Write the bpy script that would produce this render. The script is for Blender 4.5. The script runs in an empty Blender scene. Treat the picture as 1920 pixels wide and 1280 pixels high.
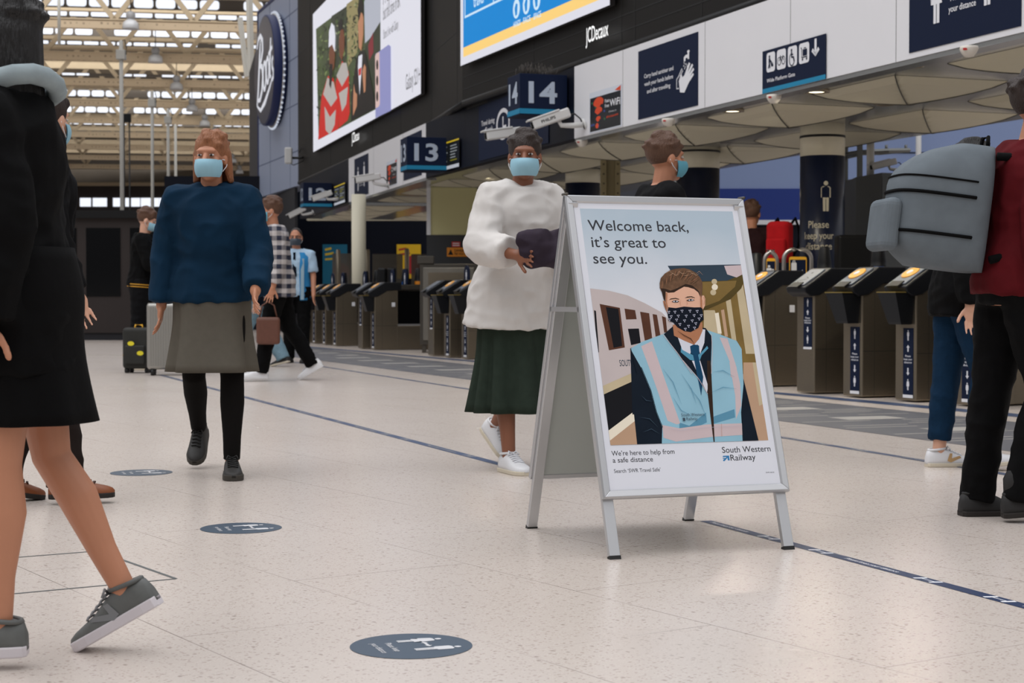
import bpy, bmesh, math, random
from mathutils import Vector, Matrix
from mathutils.geometry import tessellate_polygon
RND = random.Random(7)
sc = bpy.context.scene
COL = sc.collection
# ------------------------------------------------------------------ camera
FPX, CH = 3150.0, 0.85            # focal length in pixels (1920 wide), lens height in metres
PITCH = math.atan(80 / FPX)
cd = bpy.data.cameras.new('camera')
cd.sensor_width = 36.0
cd.lens = FPX / 1920 * 36.0
cd.dof.use_dof = True
cd.dof.focus_distance = 5.75
cd.dof.aperture_fstop = 8.0
cd.clip_end = 500
cam = bpy.data.objects.new('camera', cd)
COL.objects.link(cam)
cam.location = (0, 0, CH)
cam.rotation_euler = (math.pi / 2 - PITCH, 0, 0)
sc.camera = cam
# ------------------------------------------------------------------ daylight through the station roof
W = bpy.data.worlds.new('daylight'); sc.world = W; W.use_nodes = True
nt = W.node_tree; nt.nodes.clear()
o_ = nt.nodes.new('ShaderNodeOutputWorld'); b_ = nt.nodes.new('ShaderNodeBackground')
tc = nt.nodes.new('ShaderNodeTexCoord'); sp = nt.nodes.new('ShaderNodeSeparateXYZ'); rp = nt.nodes.new('ShaderNodeValToRGB')
nt.links.new(tc.outputs['Generated'], sp.inputs[0]); nt.links.new(sp.outputs['Z'], rp.inputs[0])
e = rp.color_ramp.elements
e[0].position = 0.0; e[0].color = (0.035, 0.035, 0.037, 1)
e[1].position = 0.75; e[1].color = (1.0, 1.0, 1.03, 1)
x_ = rp.color_ramp.elements.new(0.18); x_.color = (0.20, 0.20, 0.205, 1)
nt.links.new(rp.outputs[0], b_.inputs[0]); b_.inputs[1].default_value = 1.25
nt.links.new(b_.outputs[0], o_.inputs[0])
vs_ = sc.view_settings
sc.display_settings.display_device = 'sRGB'
vs_.view_transform = 'Standard'; vs_.look = 'None'; vs_.gamma = 1.0; vs_.use_curve_mapping = False
vs_.exposure = 0.0
def area_lamp(name, loc, size, power, rot=(0, 0, 0), col=(1, .97, .93), sy=None):
    l = bpy.data.lights.new(name, 'AREA'); l.energy = power; l.size = size; l.color = col
    if sy: l.shape = 'RECTANGLE'; l.size_y = sy
    ob = bpy.data.objects.new(name, l); COL.objects.link(ob); ob.location = loc; ob.rotation_euler = rot
    return ob
# skylight over the concourse: stands in for roof glazing above and to the left of the lens
area_lamp('roof_fill', (-5.0, 7.0, 15.0), 16, 1500, (0, math.radians(-12), 0), (1, 1, 1.02), 22)
# unseen area lamps added to brighten the far roof ironwork
area_lamp('roof_fill', (-18.0, 57.0, 24.0), 34, 5000, (math.radians(62), 0, math.radians(6)), (1, .98, .95), 12)
for k_ in range(1, 9):
    y_ = 67 + 9 * k_ - 5.5
    area_lamp('roof_fill', (-.225 * y_, y_, 14.2 - .12 * k_), 26, 430, (math.radians(78), 0, math.radians(9)), (1, .98, .94), 1.6)  # fill lamp added behind each truss to light the next one's front

# ------------------------------------------------------------------ projection helpers
def ray(px, py):
    x = (px - 960) / FPX; z = (640 - py) / FPX
    c, s = math.cos(PITCH), math.sin(PITCH)
    return Vector((x, c + z * s, -s + z * c))
CAM = Vector((0, 0, CH))
def G(px, py, z=0.0):
    d = ray(px, py); return CAM + d * ((z - CH) / d.z)
def at(px, py, Y):
    d = ray(px, py); return CAM + d * (Y / d.y)
class Frame:                       # a plane: origin, u (right), v (up), n (towards the viewer)
    def __init__(s, o, u, v=(0, 0, 1)):
        s.o = Vector(o); s.u = Vector(u).normalized(); s.v = Vector(v).normalized(); s.n = s.u.cross(s.v)
    def uv(s, px, py):
        d = ray(px, py); t = (s.o - CAM).dot(s.n) / d.dot(s.n)
        q = CAM + d * t - s.o
        return q.dot(s.u), q.dot(s.v)
    def M(s, u=0, v=0, n=0):
        o = s.o + s.u * u + s.v * v + s.n * n
        return Matrix(((s.u.x, s.v.x, s.n.x, o.x), (s.u.y, s.v.y, s.n.y, o.y), (s.u.z, s.v.z, s.n.z, o.z), (0, 0, 0, 1)))
def T(x=0, y=0, z=0): return Matrix.Translation((x, y, z))
def RZ(a): return Matrix.Rotation(a, 4, 'Z')
def RX(a): return Matrix.Rotation(a, 4, 'X')
def RY(a): return Matrix.Rotation(a, 4, 'Y')

# ------------------------------------------------------------------ materials
def lin(c):
    return tuple((v / 255 / 12.92) if v / 255 <= .04045 else ((v / 255 + .055) / 1.055) ** 2.4 for v in c)
MATS = {}
def mat(name, rgb, rough=.5, metal=0.0, emit=0.0, noise=0.0, nscale=30.0, bump=0.0, alpha=1.0, spec=.5, stretch=None, coat=0.0):
    if name in MATS: return MATS[name]
    m = bpy.data.materials.new(name); m.use_nodes = True; MATS[name] = m
    n = m.node_tree; bs = n.nodes['Principled BSDF']
    c = lin(rgb) + (1,)
    bs.inputs['Base Color'].default_value = c
    bs.inputs['Roughness'].default_value = rough; bs.inputs['Metallic'].default_value = metal
    bs.inputs['Specular IOR Level'].default_value = spec
    bs.inputs['Coat Weight'].default_value = coat
    m.diffuse_color = c
    if alpha < 1: bs.inputs['Alpha'].default_value = alpha
    if emit:
        bs.inputs['Base Color'].default_value = tuple(v * .06 for v in c[:3]) + (1,); bs.inputs['Emission Color'].default_value = c; bs.inputs['Emission Strength'].default_value = emit
    if noise or bump:
        t = n.nodes.new('ShaderNodeTexCoord'); mp = n.nodes.new('ShaderNodeMapping'); nz = n.nodes.new('ShaderNodeTexNoise')
        mp.inputs['Scale'].default_value = stretch or (1, 1, 1)
        nz.inputs['Scale'].default_value = nscale; nz.inputs['Detail'].default_value = 5
        n.links.new(t.outputs['Object'], mp.inputs[0]); n.links.new(mp.outputs[0], nz.inputs['Vector'])
        if noise:
            mx = n.nodes.new('ShaderNodeMix'); mx.data_type = 'RGBA'
            mx.inputs[6].default_value = tuple(v * (1 - noise) for v in c[:3]) + (1,)
            mx.inputs[7].default_value = tuple(min(1, v * (1 + noise)) for v in c[:3]) + (1,)
            n.links.new(nz.outputs[0], mx.inputs[0])
            if not emit: n.links.new(mx.outputs[2], bs.inputs['Base Color'])
            if emit: n.links.new(mx.outputs[2], bs.inputs['Emission Color'])
        if bump:
            bp = n.nodes.new('ShaderNodeBump'); bp.inputs['Strength'].default_value = bump; bp.inputs['Distance'].default_value = .01
            n.links.new(nz.outputs[0], bp.inputs['Height']); n.links.new(bp.outputs[0], bs.inputs['Normal'])
    return m

# ------------------------------------------------------------------ mesh builder
_TXT = {}
def text_geo(body, bold=0.0, shear=0.0):
    k = (body, bold, shear)
    if k in _TXT: return _TXT[k]
    cu = bpy.data.curves.new('t', 'FONT'); cu.body = body; cu.size = 1; cu.resolution_u = 3; cu.offset = bold; cu.shear = shear
    ob = bpy.data.objects.new('t', cu); COL.objects.link(ob)
    dg = bpy.context.evaluated_depsgraph_get()
    me = bpy.data.meshes.new_from_object(ob.evaluated_get(dg))
    vs = [(v.co.x, v.co.y) for v in me.vertices]; fs = [tuple(p.vertices) for p in me.polygons]
    bpy.data.objects.remove(ob); bpy.data.curves.remove(cu); bpy.data.meshes.remove(me)
    _TXT[k] = (vs, fs); return _TXT[k]
CAPH = max(y for x, y in text_geo('H')[0])
class MB:
    def __init__(s): s.v = []; s.f = []; s.m = []; s.s = []
    def add(s, vs, fs, mi=0, M=None, sm=False):
        b = len(s.v)
        for p in vs:
            p = Vector(p); s.v.append(M @ p if M is not None else p)
        for q in fs:
            s.f.append(tuple(b + i for i in q)); s.m.append(mi); s.s.append(sm)
        return s
    def box(s, x0, x1, y0, y1, z0, z1, mi=0, M=None):
        vs = [(x, y, z) for z in (z0, z1) for y in (y0, y1) for x in (x0, x1)]
        return s.add(vs, [(0, 2, 3, 1), (4, 5, 7, 6), (0, 1, 5, 4), (2, 6, 7, 3), (0, 4, 6, 2), (1, 3, 7, 5)], mi, M)
    def poly(s, pts, z=0, mi=0, M=None):
        vs = [Vector((p[0], p[1], p[2] if len(p) > 2 else z)) for p in pts]
        tris = tessellate_polygon([[Vector((p.x, p.y, 0)) for p in vs]])
        out = []
        for a, b, c in tris:
            nz = (vs[b] - vs[a]).cross(vs[c] - vs[a]).z
            out.append((a, b, c) if nz > 0 else (a, c, b))
        return s.add(vs, out, mi, M)
    def prism(s, pts, z0, z1, mi=0, M=None):
        ar = sum(pts[i][0] * pts[(i + 1) % len(pts)][1] - pts[(i + 1) % len(pts)][0] * pts[i][1] for i in range(len(pts)))
        if ar < 0: pts = pts[::-1]
        n = len(pts)
        tr = tessellate_polygon([[Vector((p[0], p[1], 0)) for p in pts]])
        fs = []
        for a, b, c in tr:
            A, B, Cc = pts[a], pts[b], pts[c]
            if (B[0] - A[0]) * (Cc[1] - A[1]) - (B[1] - A[1]) * (Cc[0] - A[0]) < 0: b, c = c, b
            fs += [(a + n, b + n, c + n), (a, c, b)]
        fs += [(i, (i + 1) % n, (i + 1) % n + n, i + n) for i in range(n)]
        return s.add([(p[0], p[1], z0) for p in pts] + [(p[0], p[1], z1) for p in pts], fs, mi, M)
    def loft(s, rings, mi=0, M=None, caps=True, sm=True):
        n = len(rings[0]); vs = [p for r in rings for p in r]; fs = []
        for k in range(len(rings) - 1):
            for i in range(n):
                j = (i + 1) % n
                fs.append((k * n + i, k * n + j, (k + 1) * n + j, (k + 1) * n + i))
        if caps:
            fs.append(tuple(range(n - 1, -1, -1))); fs.append(tuple((len(rings) - 1) * n + i for i in range(n)))
        return s.add(vs, fs, mi, M, sm)
    def tube(s, path, r, n=8, mi=0, M=None, sm=True, closed=False):
        P = [Vector(p) for p in path]; rr = r if isinstance(r, (list, tuple)) else [r] * len(P)
        rings = []; up = None
        for i, p in enumerate(P):
            a = P[i - 1] if (i or closed) else P[0]; b = P[(i + 1) % len(P)] if (i < len(P) - 1 or closed) else P[-1]
            t = (b - a).normalized()
            if up is None: up = Vector((0, 0, 1)) if abs(t.z) < .9 else Vector((1, 0, 0))
            x = t.cross(up)
            if x.length < 1e-5: x = t.cross(Vector((0, 1, 0)))
            x.normalize(); y = t.cross(x).normalized(); up = -y if False else up
            rings.append([p + (x * math.cos(2 * math.pi * k / n) + y * math.sin(2 * math.pi * k / n)) * rr[i] for k in range(n)])
        if closed: rings.append(rings[0])
        return s.loft(rings, mi, M, not closed, sm)
    def lathe(s, prof, n=20, mi=0, M=None, sm=True):
        rings = [[(r * math.cos(2 * math.pi * k / n), r * math.sin(2 * math.pi * k / n), z) for k in range(n)] for r, z in prof]
        return s.loft(rings, mi, M, True, sm)
    def ball(s, c, r, n=14, m=9, mi=0, M=None):
        rx, ry, rz = r if isinstance(r, (list, tuple)) else (r, r, r)
        c = Vector(c); rings = []
        for k in range(m + 1):
            a = -math.pi / 2 + math.pi * k / m; ca = max(math.cos(a), .02)
            rings.append([(c.x + rx * ca * math.cos(2 * math.pi * i / n), c.y + ry * ca * math.sin(2 * math.pi * i / n), c.z + rz * math.sin(a)) for i in range(n)])
        return s.loft(rings, mi, M, True, True)
    def disc(s, x, y, r, z=0, n=24, mi=0, M=None, ry=None):
        ry = ry or r
        return s.add([(x + r * math.cos(2 * math.pi * k / n), y + ry * math.sin(2 * math.pi * k / n), z) for k in range(n)], [tuple(range(n))], mi, M)
    def rect(s, x0, x1, y0, y1, z=0, mi=0, M=None):
        return s.add([(x0, y0, z), (x1, y0, z), (x1, y1, z), (x0, y1, z)], [(0, 1, 2, 3)], mi, M)
    def rrect(s, x0, x1, y0, y1, r, z=0, mi=0, M=None):
        pts = []
        for cx, cy, a0 in ((x1 - r, y0 + r, -90), (x1 - r, y1 - r, 0), (x0 + r, y1 - r, 90), (x0 + r, y0 + r, 180)):
            for k in range(5):
                a = math.radians(a0 + 22.5 * k); pts.append((cx + r * math.cos(a), cy + r * math.sin(a)))
        return s.poly(pts, z, mi, M)
    def stroke(s, pts, w, z=0, mi=0, M=None):
        P = [Vector((p[0], p[1])) for p in pts]; L, Rr = [], []
        for i, p in enumerate(P):
            t = (P[min(i + 1, len(P) - 1)] - P[max(i - 1, 0)]).normalized(); nn = Vector((-t.y, t.x))
            ww = w[i] if isinstance(w, (list, tuple)) else w
            L.append(p + nn * ww / 2); Rr.append(p - nn * ww / 2)
        vs = [(p.x, p.y, z) for p in Rr] + [(p.x, p.y, z) for p in L]; n = len(P)
        return s.add(vs, [(i, i + 1, n + i + 1, n + i) for i in range(n - 1)], mi, M)
    def text(s, body, x, y, cap, w=None, z=.002, mi=0, M=None, al='L', bold=0.0, shear=0.0):
        vs, fs = text_geo(body, bold, shear)
        x0 = min(v[0] for v in vs); x1 = max(v[0] for v in vs)
        ky = cap / CAPH; kx = w / (x1 - x0) if w else ky
        ww = (x1 - x0) * kx; ox = {'L': 0, 'C': -ww / 2, 'R': -ww}[al]
        return s.add([(x + ox + (v[0] - x0) * kx, y + v[1] * ky, z) for v in vs], fs, mi, M)
    def figure(s, x, y, h, z=.002, mi=0, M=None, female=False):
        k = h
        s.disc(x, y + .92 * k, .075 * k, z, 12, mi, M)
        if female:
            pts = [(-.09, .82), (-.15, .78), (-.19, .5), (-.13, .5), (-.1, .62), (-.17, .34), (-.09, .34), (-.09, 0), (-.01, 0), (-.01, .34), (.01, .34), (.01, 0), (.09, 0), (.09, .34), (.17, .34), (.1, .62), (.13, .5), (.19, .5), (.15, .78), (.09, .82)]
        else:
            pts = [(-.1, .82), (-.16, .77), (-.16, .45), (-.1, .45), (-.09, 0), (-.01, 0), (-.01, .4), (.01, .4), (.01, 0), (.09, 0), (.1, .45), (.16, .45), (.16, .77), (.1, .82)]
        return s.poly([(x + p[0] * k, y + p[1] * k) for p in pts], z, mi, M)
    def arrow(s, x0, y0, x1, y1, w, z=.002, mi=0, M=None, both=False):
        a = Vector((x0, y0)); b = Vector((x1, y1)); t = (b - a).normalized(); n = Vector((-t.y, t.x))
        aa = a + t * w * 1.5 if both else a; bb = b - t * w * 1.5
        s.poly([aa - n * w / 2, bb - n * w / 2, bb + n * w / 2, aa + n * w / 2], z, mi, M)
        s.poly([bb - n * w * 1.3, b, bb + n * w * 1.3], z, mi, M)
        if both: s.poly([aa + n * w * 1.3, a, aa - n * w * 1.3], z, mi, M)
        return s
    def build(s, name, mats, parent=None, M=None, bevel=0.0, seg=2, sub=0):
        me = bpy.data.meshes.new(name); me.from_pydata([tuple(p) for p in s.v], [], s.f)
        for mm in (mats if isinstance(mats, (list, tuple)) else [mats]): me.materials.append(mm)
        me.polygons.foreach_set('material_index', s.m); me.polygons.foreach_set('use_smooth', s.s); me.update()
        return link(name, me, parent, M, bevel, seg, sub)
def link(name, me, parent=None, M=None, bevel=0.0, seg=2, sub=0):
    o = bpy.data.objects.new(name, me); COL.objects.link(o)
    if M is not None: o.matrix_basis = M
    if parent: o.parent = parent
    if bevel:
        b = o.modifiers.new('bevel', 'BEVEL'); b.width = bevel; b.segments = seg; b.limit_method = 'ANGLE'; b.angle_limit = math.radians(40)
    if sub:
        b = o.modifiers.new('sub', 'SUBSURF'); b.levels = sub; b.render_levels = sub
    return o
def tag(o, label, cat, group=None, kind=None):
    o['label'] = label; o['category'] = cat
    if group: o['group'] = group
    if kind: o['kind'] = kind
    return o
def struct(o): o['kind'] = 'structure'; return o
def empty(name, M=None):
    o = bpy.data.objects.new(name, None); COL.objects.link(o); o.empty_display_size = .1
    if M is not None: o.matrix_basis = M
    return o
def kids(o): return [c for c in list(COL.objects) if c.parent == o]
def copy_tree(o, parent=None):
    c = o.copy(); COL.objects.link(c)
    if parent: c.parent = parent
    for ch in kids(o): copy_tree(ch, c)
    return c

# palette
navy = mat('navy vinyl', (7, 22, 50), .6, spec=.2)
navy_dk = mat('dark navy panel', (8, 13, 27), .5, spec=.2)
white = mat('white print', (225, 226, 230), .5)
offw = mat('white painted metal', (224, 224, 227), .4, noise=.02, nscale=3)
teal = mat('teal stripe', (12, 128, 168), .5)
black = mat('black satin metal', (12, 12, 13), .45, spec=.3)
blackp = mat('black plastic', (11, 12, 15), .45, spec=.3)
steel = mat('brushed stainless steel', (136, 126, 110), .36, .85, noise=.12, nscale=14, stretch=(1, 1, 18))
steel_dk = mat('dark brushed steel', (92, 88, 82), .42, .8, noise=.12, nscale=14, stretch=(1, 1, 18))
alu = mat('satin aluminium', (196, 197, 199), .33, .75)
yellow = mat('yellow print', (238, 178, 40), .5)
orange = mat('orange print', (226, 140, 30), .5)
red = mat('red print', (190, 34, 34), .5)
glassy = mat('black glass', (8, 9, 11), .12)
camw = mat('white camera housing', (214, 214, 212), .4)
cable = mat('black cable', (14, 14, 14), .5)
# ------------------------------------------------------------------ floor
def floor_material():
    m = bpy.data.materials.new('polished terrazzo'); m.use_nodes = True; n = m.node_tree; L = n.links.new
    bs = n.nodes['Principled BSDF']; bs.inputs['Roughness'].default_value = .23; bs.inputs['Specular IOR Level'].default_value = .5
    t = n.nodes.new('ShaderNodeTexCoord')
    mp = n.nodes.new('ShaderNodeMapping'); mp.inputs['Rotation'].default_value = (0, 0, math.radians(-33.3)); L(t.outputs['Object'], mp.inputs[0])
    def mix(a, b, fac, blend='MIX'):
        x = n.nodes.new('ShaderNodeMix'); x.data_type = 'RGBA'; x.blend_type = blend
        for i, v in ((6, a), (7, b)):
            if isinstance(v, tuple): x.inputs[i].default_value = v
            else: L(v, x.inputs[i])
        if isinstance(fac, float): x.inputs[0].default_value = fac
        else: L(fac, x.inputs[0])
        return x.outputs[2]
    def ramp(src, p0, p1, a=(0, 0, 0, 1), b=(1, 1, 1, 1)):
        r = n.nodes.new('ShaderNodeValToRGB'); r.color_ramp.elements[0].position = p0; r.color_ramp.elements[1].position = p1
        r.color_ramp.elements[0].color = a; r.color_ramp.elements[1].color = b; L(src, r.inputs[0]); return r.outputs[0]
    base = lin((205, 193, 184)) + (1,); base2 = lin((216, 206, 198)) + (1,)
    nz = n.nodes.new('ShaderNodeTexNoise'); nz.inputs['Scale'].default_value = .9; nz.inputs['Detail'].default_value = 6; L(mp.outputs[0], nz.inputs['Vector'])
    c = mix(base, base2, nz.outputs[0])
    # aggregate chips, two sizes
    for sc_, thr, col, st in ((95, .20, (160, 141, 128), (1, 1, 1)), (42, .17, (150, 132, 119), (1, 1.7, 1)), (150, .24, (228, 220, 212), (1, 1, 1)), (22, .09, (128, 111, 100), (1.5, 1, 1))):
        m2 = n.nodes.new('ShaderNodeMapping'); m2.inputs['Scale'].default_value = st; L(mp.outputs[0], m2.inputs[0])
        v = n.nodes.new('ShaderNodeTexVoronoi'); v.inputs['Scale'].default_value = sc_; v.inputs['Randomness'].default_value = 1; L(m2.outputs[0], v.inputs['Vector'])
        d = ramp(v.outputs['Distance'], thr, thr + .12, (1, 1, 1, 1), (0, 0, 0, 1))
        n2 = n.nodes.new('ShaderNodeSeparateColor'); L(v.outputs['Color'], n2.inputs[0])
        pick = ramp(n2.outputs[0], .45, .55)
        mm = n.nodes.new('ShaderNodeMath'); mm.operation = 'MULTIPLY'; L(d, mm.inputs[0]); L(pick, mm.inputs[1])
        m3 = n.nodes.new('ShaderNodeMath'); m3.operation = 'MULTIPLY'; L(mm.outputs[0], m3.inputs[0]); m3.inputs[1].default_value = .58
        c = mix(c, lin(col) + (1,), m3.outputs[0])
    # slab joints, partly filled with dirt
    br = n.nodes.new('ShaderNodeTexBrick'); br.offset = .5; br.inputs['Scale'].default_value = 1
    br.inputs['Mortar Size'].default_value = .0016; br.inputs['Mortar Smooth'].default_value = .1; br.inputs['Brick Width'].default_value = 1.22; br.inputs['Row Height'].default_value = .61
    m4 = n.nodes.new('ShaderNodeMapping'); m4.inputs['Rotation'].default_value = (0, 0, math.radians(-33.3 + 90)); m4.inputs['Location'].default_value = (.31, .22, 0); L(t.outputs['Object'], m4.inputs[0]); L(m4.outputs[0], br.inputs['Vector'])
    nj = n.nodes.new('ShaderNodeTexNoise'); nj.inputs['Scale'].default_value = 1.3; L(t.outputs['Object'], nj.inputs['Vector'])
    jm = ramp(nj.outputs[0], .40, .62, (.12, .12, .12, 1), (.8, .8, .8, 1))
    mj = n.nodes.new('ShaderNodeMath'); mj.operation = 'MULTIPLY'; L(br.outputs['Fac'], mj.inputs[0]); L(jm, mj.inputs[1])
    c = mix(c, lin((96, 86, 78)) + (1,), mj.outputs[0])
    # scuffs and worn stains
    ns = n.nodes.new('ShaderNodeTexNoise'); ns.inputs['Scale'].default_value = .35; ns.inputs['Detail'].default_value = 8; L(t.outputs['Object'], ns.inputs['Vector'])
    c = mix(c, (.80, .79, .77, 1), ramp(ns.outputs[0], .35, .75, (0, 0, 0, 1), (.9, .9, .9, 1)), 'MULTIPLY')
    L(c, bs.inputs['Base Color'])
    r = n.nodes.new('ShaderNodeMapRange'); r.inputs[3].default_value = .19; r.inputs[4].default_value = .33; L(ns.outputs[0], r.inputs[0]); L(r.outputs[0], bs.inputs['Roughness'])
    return m
FLOOR = floor_material()
struct(MB().box(-70, 45, -6, 160, -.3, 0).build('floor', FLOOR))

# ------------------------------------------------------------------ plan of the platform front (a gentle curve of straight bays)
F1 = Vector((-1.35, 26.4, 0)); F2 = Vector((.74, 20.0, 0)); F0 = Vector((-3.21, 33.1, 0))
F3 = F2 + Vector((.342, -.940, 0)) * 13.0
FL = F0 + Vector((-.255, .967, 0)) * 7.2
ZB, ZT = 2.75, 3.60
frR = Frame(F2, F3 - F2); frM = Frame(F1, F2 - F1); frL = Frame(F0, F1 - F0); frLL = Frame(FL, F0 - FL)
def band(name, fr, u0, u1, z0, z1, depth, m, n0=0.0, extra=None):
    b = MB().box(u0, u1, 0, z1 - z0, -depth, 0)
    if extra: extra(b)
    o = b.build(name, m, None, fr.M(0, z0, n0)); return struct(o)
LR, LM, LL, LLL = (F3 - F2).length, (F2 - F1).length, (F1 - F0).length, (F0 - FL).length
def seams(us, h):
    def g(b):
        for u in us: b.box(u - .004, u + .004, .0, h, 0, .001, 1)
    return g
seam = mat('panel seam', (120, 120, 120), .6)
band('wall_fascia', frR, 0, LR, ZB, ZT, .14, [offw, seam], 0, seams([frR.uv(x, 100)[0] for x in (1168, 1322, 1482, 1680)] + [9.2, 10.6], ZT - ZB))
band('wall_fascia', frL, 0, LL, ZB, ZT, .14, [offw, seam], 0, seams([2.6, 5.2], ZT - ZB))
band('wall_fascia', frM, 0, LM, ZB, ZT, .14, [navy_dk, black], 0, seams([frM.uv(x, 300)[0] for x in (872, 897)], ZT - ZB))
band('wall_fascia', frLL, 0, LLL, ZB, ZT, .14, [navy_dk, black], 0, seams([4.2], ZT - ZB))
# bright metal lip under the fascia
lip = mat('mirror polished metal', (186, 186, 184), .2, .8)
for fr, ln in ((frR, LR), (frL, LL)): band('trim_1', fr, 0, ln, ZB - .04, ZB - .002, .16, lip, -.01)

# canopy soffit: polished metal field with hanging beige fabric-like panels
def soffit(name, fr, ln, dep):
    b = MB().box(0, ln, 0, .06, -dep, -.14, 0)
    struct(b.build('ceiling', lip, None, fr.M(0, ZB + .01, 0)))
soffit('c', frR, LR, 3.7); soffit('c', frM, LM, 3.7); soffit('c', frL, LL, 4.2); soffit('c', frLL, LLL - 1.2, 4.2)
beige = mat('beige ceiling panel', (196, 190, 168), .6, noise=.03, nscale=4)
rib = mat('dark panel seam', (60, 58, 50), .6)
def sail():
    N = 12; b = MB(); vs = []; fs = []
    for j in range(N + 1):
        for i in range(N + 1):
            u = -1 + 2 * i / N; v = -1 + 2 * j / N
            d = max(abs(u), abs(v)); vs.append((u * .70, v * .58, -.15 * (1 - d) ** .75 * (1 + .3 * d)))
    for j in range(N):
        for i in range(N): fs.append((j * (N + 1) + i, (j + 1) * (N + 1) + i, (j + 1) * (N + 1) + i + 1, j * (N + 1) + i + 1))
    b.add(vs, fs, 0, None, False)
    for sx, sy in ((1, 1), (-1, 1), (1, -1), (-1, -1)):
        b.tube([(sx * .70 * t, sy * .58 * t, -.153 * (1 - t) ** .75 * (1 + .3 * t)) for t in (0, .1, .25, .45, .65, .85, 1)], .006, 5, 1)
    return b
_o = sail().build('ceiling', [beige, rib]); sm_ = _o.data; bpy.data.objects.remove(_o)
for fr, ln, rows in ((frR, LR, 2), (frM, LM, 2), (frL, LL, 2), (frLL, LLL - 1.2, 2)):
    k = int(ln / 1.95)
    for i in range(k):
        for j in range(rows):
            u = (i + .5) * ln / k; d = 1.05 + j * 1.72
            M = fr.M(u, ZB + .008, -d)
            M = Matrix.Translation(M.translation) @ Matrix(((fr.u.x, -fr.n.x, 0, 0), (fr.u.y, -fr.n.y, 0, 0), (0, 0, .45 if fr in (frL, frLL) else 1, 0), (0, 0, 0, 1)))
            struct(link('ceiling', sm_, None, M))
_p, _q = at(575, 405, 41.0), at(800, 405, 41.0); struct(MB().box(_p.x, _q.x, 41.0, 41.25, 2.76, 3.0).build('trim_4', beige))
# downlights in the soffit
dl_em = mat('lit lamp glass', (255, 240, 205), .4, emit=6.0)
def downlight(px, py, r, label, power=14, lit_=True):
    p = G(px, py, ZB - .03)
    e = empty('downlight', T(p.x, p.y, ZB - .0))
    tag(e, label, 'ceiling light', 'round lamps in the platform canopy')
    b = MB(); b.lathe([(r * .78, .01), (r, .0), (r, -.028), (r * .78, -.032), (r * .76, -.012)], 24); b.build('lamp_ring', steel, e)
    b = MB(); b.lathe([(.002, -.006), (r * .77, -.006), (r * .77, -.018), (.002, -.022)], 20); b.build('lamp_glass', dl_em if lit_ else beige, e)
    if lit_: area_lamp('downlight_bulb', (p.x, p.y, ZB - .07), r * 1.6, power, (0, 0, 0), (1, .90, .72))
downlight(1531, 174, .12, 'lit round downlight just behind the wide platform gate sign')
downlight(1373, 210, .12, 'lit round downlight between the hand sanitiser sign and wide gate sign')
downlight(1716, 126, .07, 'small bright downlight under the large keep your distance sign')
downlight(913, 329, .12, 'lit round downlight above the woman in the white shirt')
downlight(1660, 197, .11, 'unlit flat round cream lamp deep under the canopy', 0, False)
smoke = mat('white detector plastic', (214, 208, 198), .5)
def detector(px, py, label):
    p = G(px, py, ZB - .05)
    e = empty('smoke_detector', T(p.x, p.y, ZB - .03)); tag(e, label, 'smoke detector', 'smoke detectors along the fascia edge')
    MB().lathe([(.065, .0), (.07, -.02), (.055, -.05), (.035, -.075), (.01, -.08)], 18).build('detector_body', smoke, e)
    MB().box(-.058, -.03, -.06, -.045, -.035, -.02).build('detector_light', red, e)
detector(1253, 226, 'small white smoke detector under the hand sanitiser sign')
detector(1451, 182, 'small white smoke detector under the wide platform gate sign')
detector(1817, 92, 'small white smoke detector with red mark under the keep your distance sign')
detector(1091, 266, 'small white smoke detector under the free wifi sign')

# ------------------------------------------------------------------ black cladding and the big screens
clad = mat('black cladding', (23, 21, 19), .5, noise=.06, nscale=2, spec=.2)
seamk = mat('cladding seam', (8, 8, 8), .6)
A0 = Vector((-5.22, 40.4, 0)); A1 = Vector((-1.36, 26.62, 0)); A2 = Vector((-.79, 23.95, 0)); S2 = Vector((1.092, 18.8, 0)); A3 = S2 + Vector((.347, -.938, 0)) * 11.0
CZ0, CZ1 = 3.66, 8.6
fc1 = Frame(A0, A1 - A0); fc2 = Frame(A1, A2 - A1); fc3 = Frame(A2, A3 - A2)
def clad_seams(us, vs, u1, zs):
    def g(b):
        for u in us: b.box(u - .008, u + .008, 0, CZ1 - CZ0, 0, .003, 1)
        for (a, c, v) in vs: b.box(a, c, v - .008, v + .008, 0, .003, 1)
    return g
l1, l2, l3 = (A1 - A0).length, (A2 - A1).length, (A3 - A2).length
u1 = lambda fr, px: fr.uv(px, 300)[0]
band('wall_cladding', fc1, 0, l1, CZ0, CZ1, .5, [clad, seamk], -.09, clad_seams([u1(fc1, 575), u1(fc1, 612), u1(fc1, 690), u1(fc1, 742)], [(0, 1.9, .9), (0, 1.9, 1.95), (0, 1.9, 3.0)], l1, 0))
band('wall_cladding', fc2, 0, l2, CZ0, CZ1, .5, [clad, seamk], -.09, clad_seams([.06, u1(fc2, 846)], [(0, l2, 1.05), (0, l2, 2.1)], l2, 0))
band('wall_cladding', fc3, 0, l3, CZ0, CZ1, .5, [clad, seamk], -.09, clad_seams([u1(fc3, 988), u1(fc3, 1151), u1(fc3, 1176), u1(fc3, 1300), u1(fc3, 1420)], [(0, l3, .16), (0, l3, .33)], l3, 0))
# dark gutter pipe under the cladding
for fr, ln in ((fc1, l1), (fc2, l2), (fc3, l3)):
    b = MB(); b.tube([(0, 0, 0), (ln, 0, 0)], .05, 10); struct(b.build('trim_2', black, None, fr.M(0, CZ0 - .03, -.12)))
    b = MB().box(0, ln, -.02, .06, -.42, -.2); struct(b.build('trim_2', seamk, None, fr.M(0, CZ0 - .08, 0)))

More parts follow.
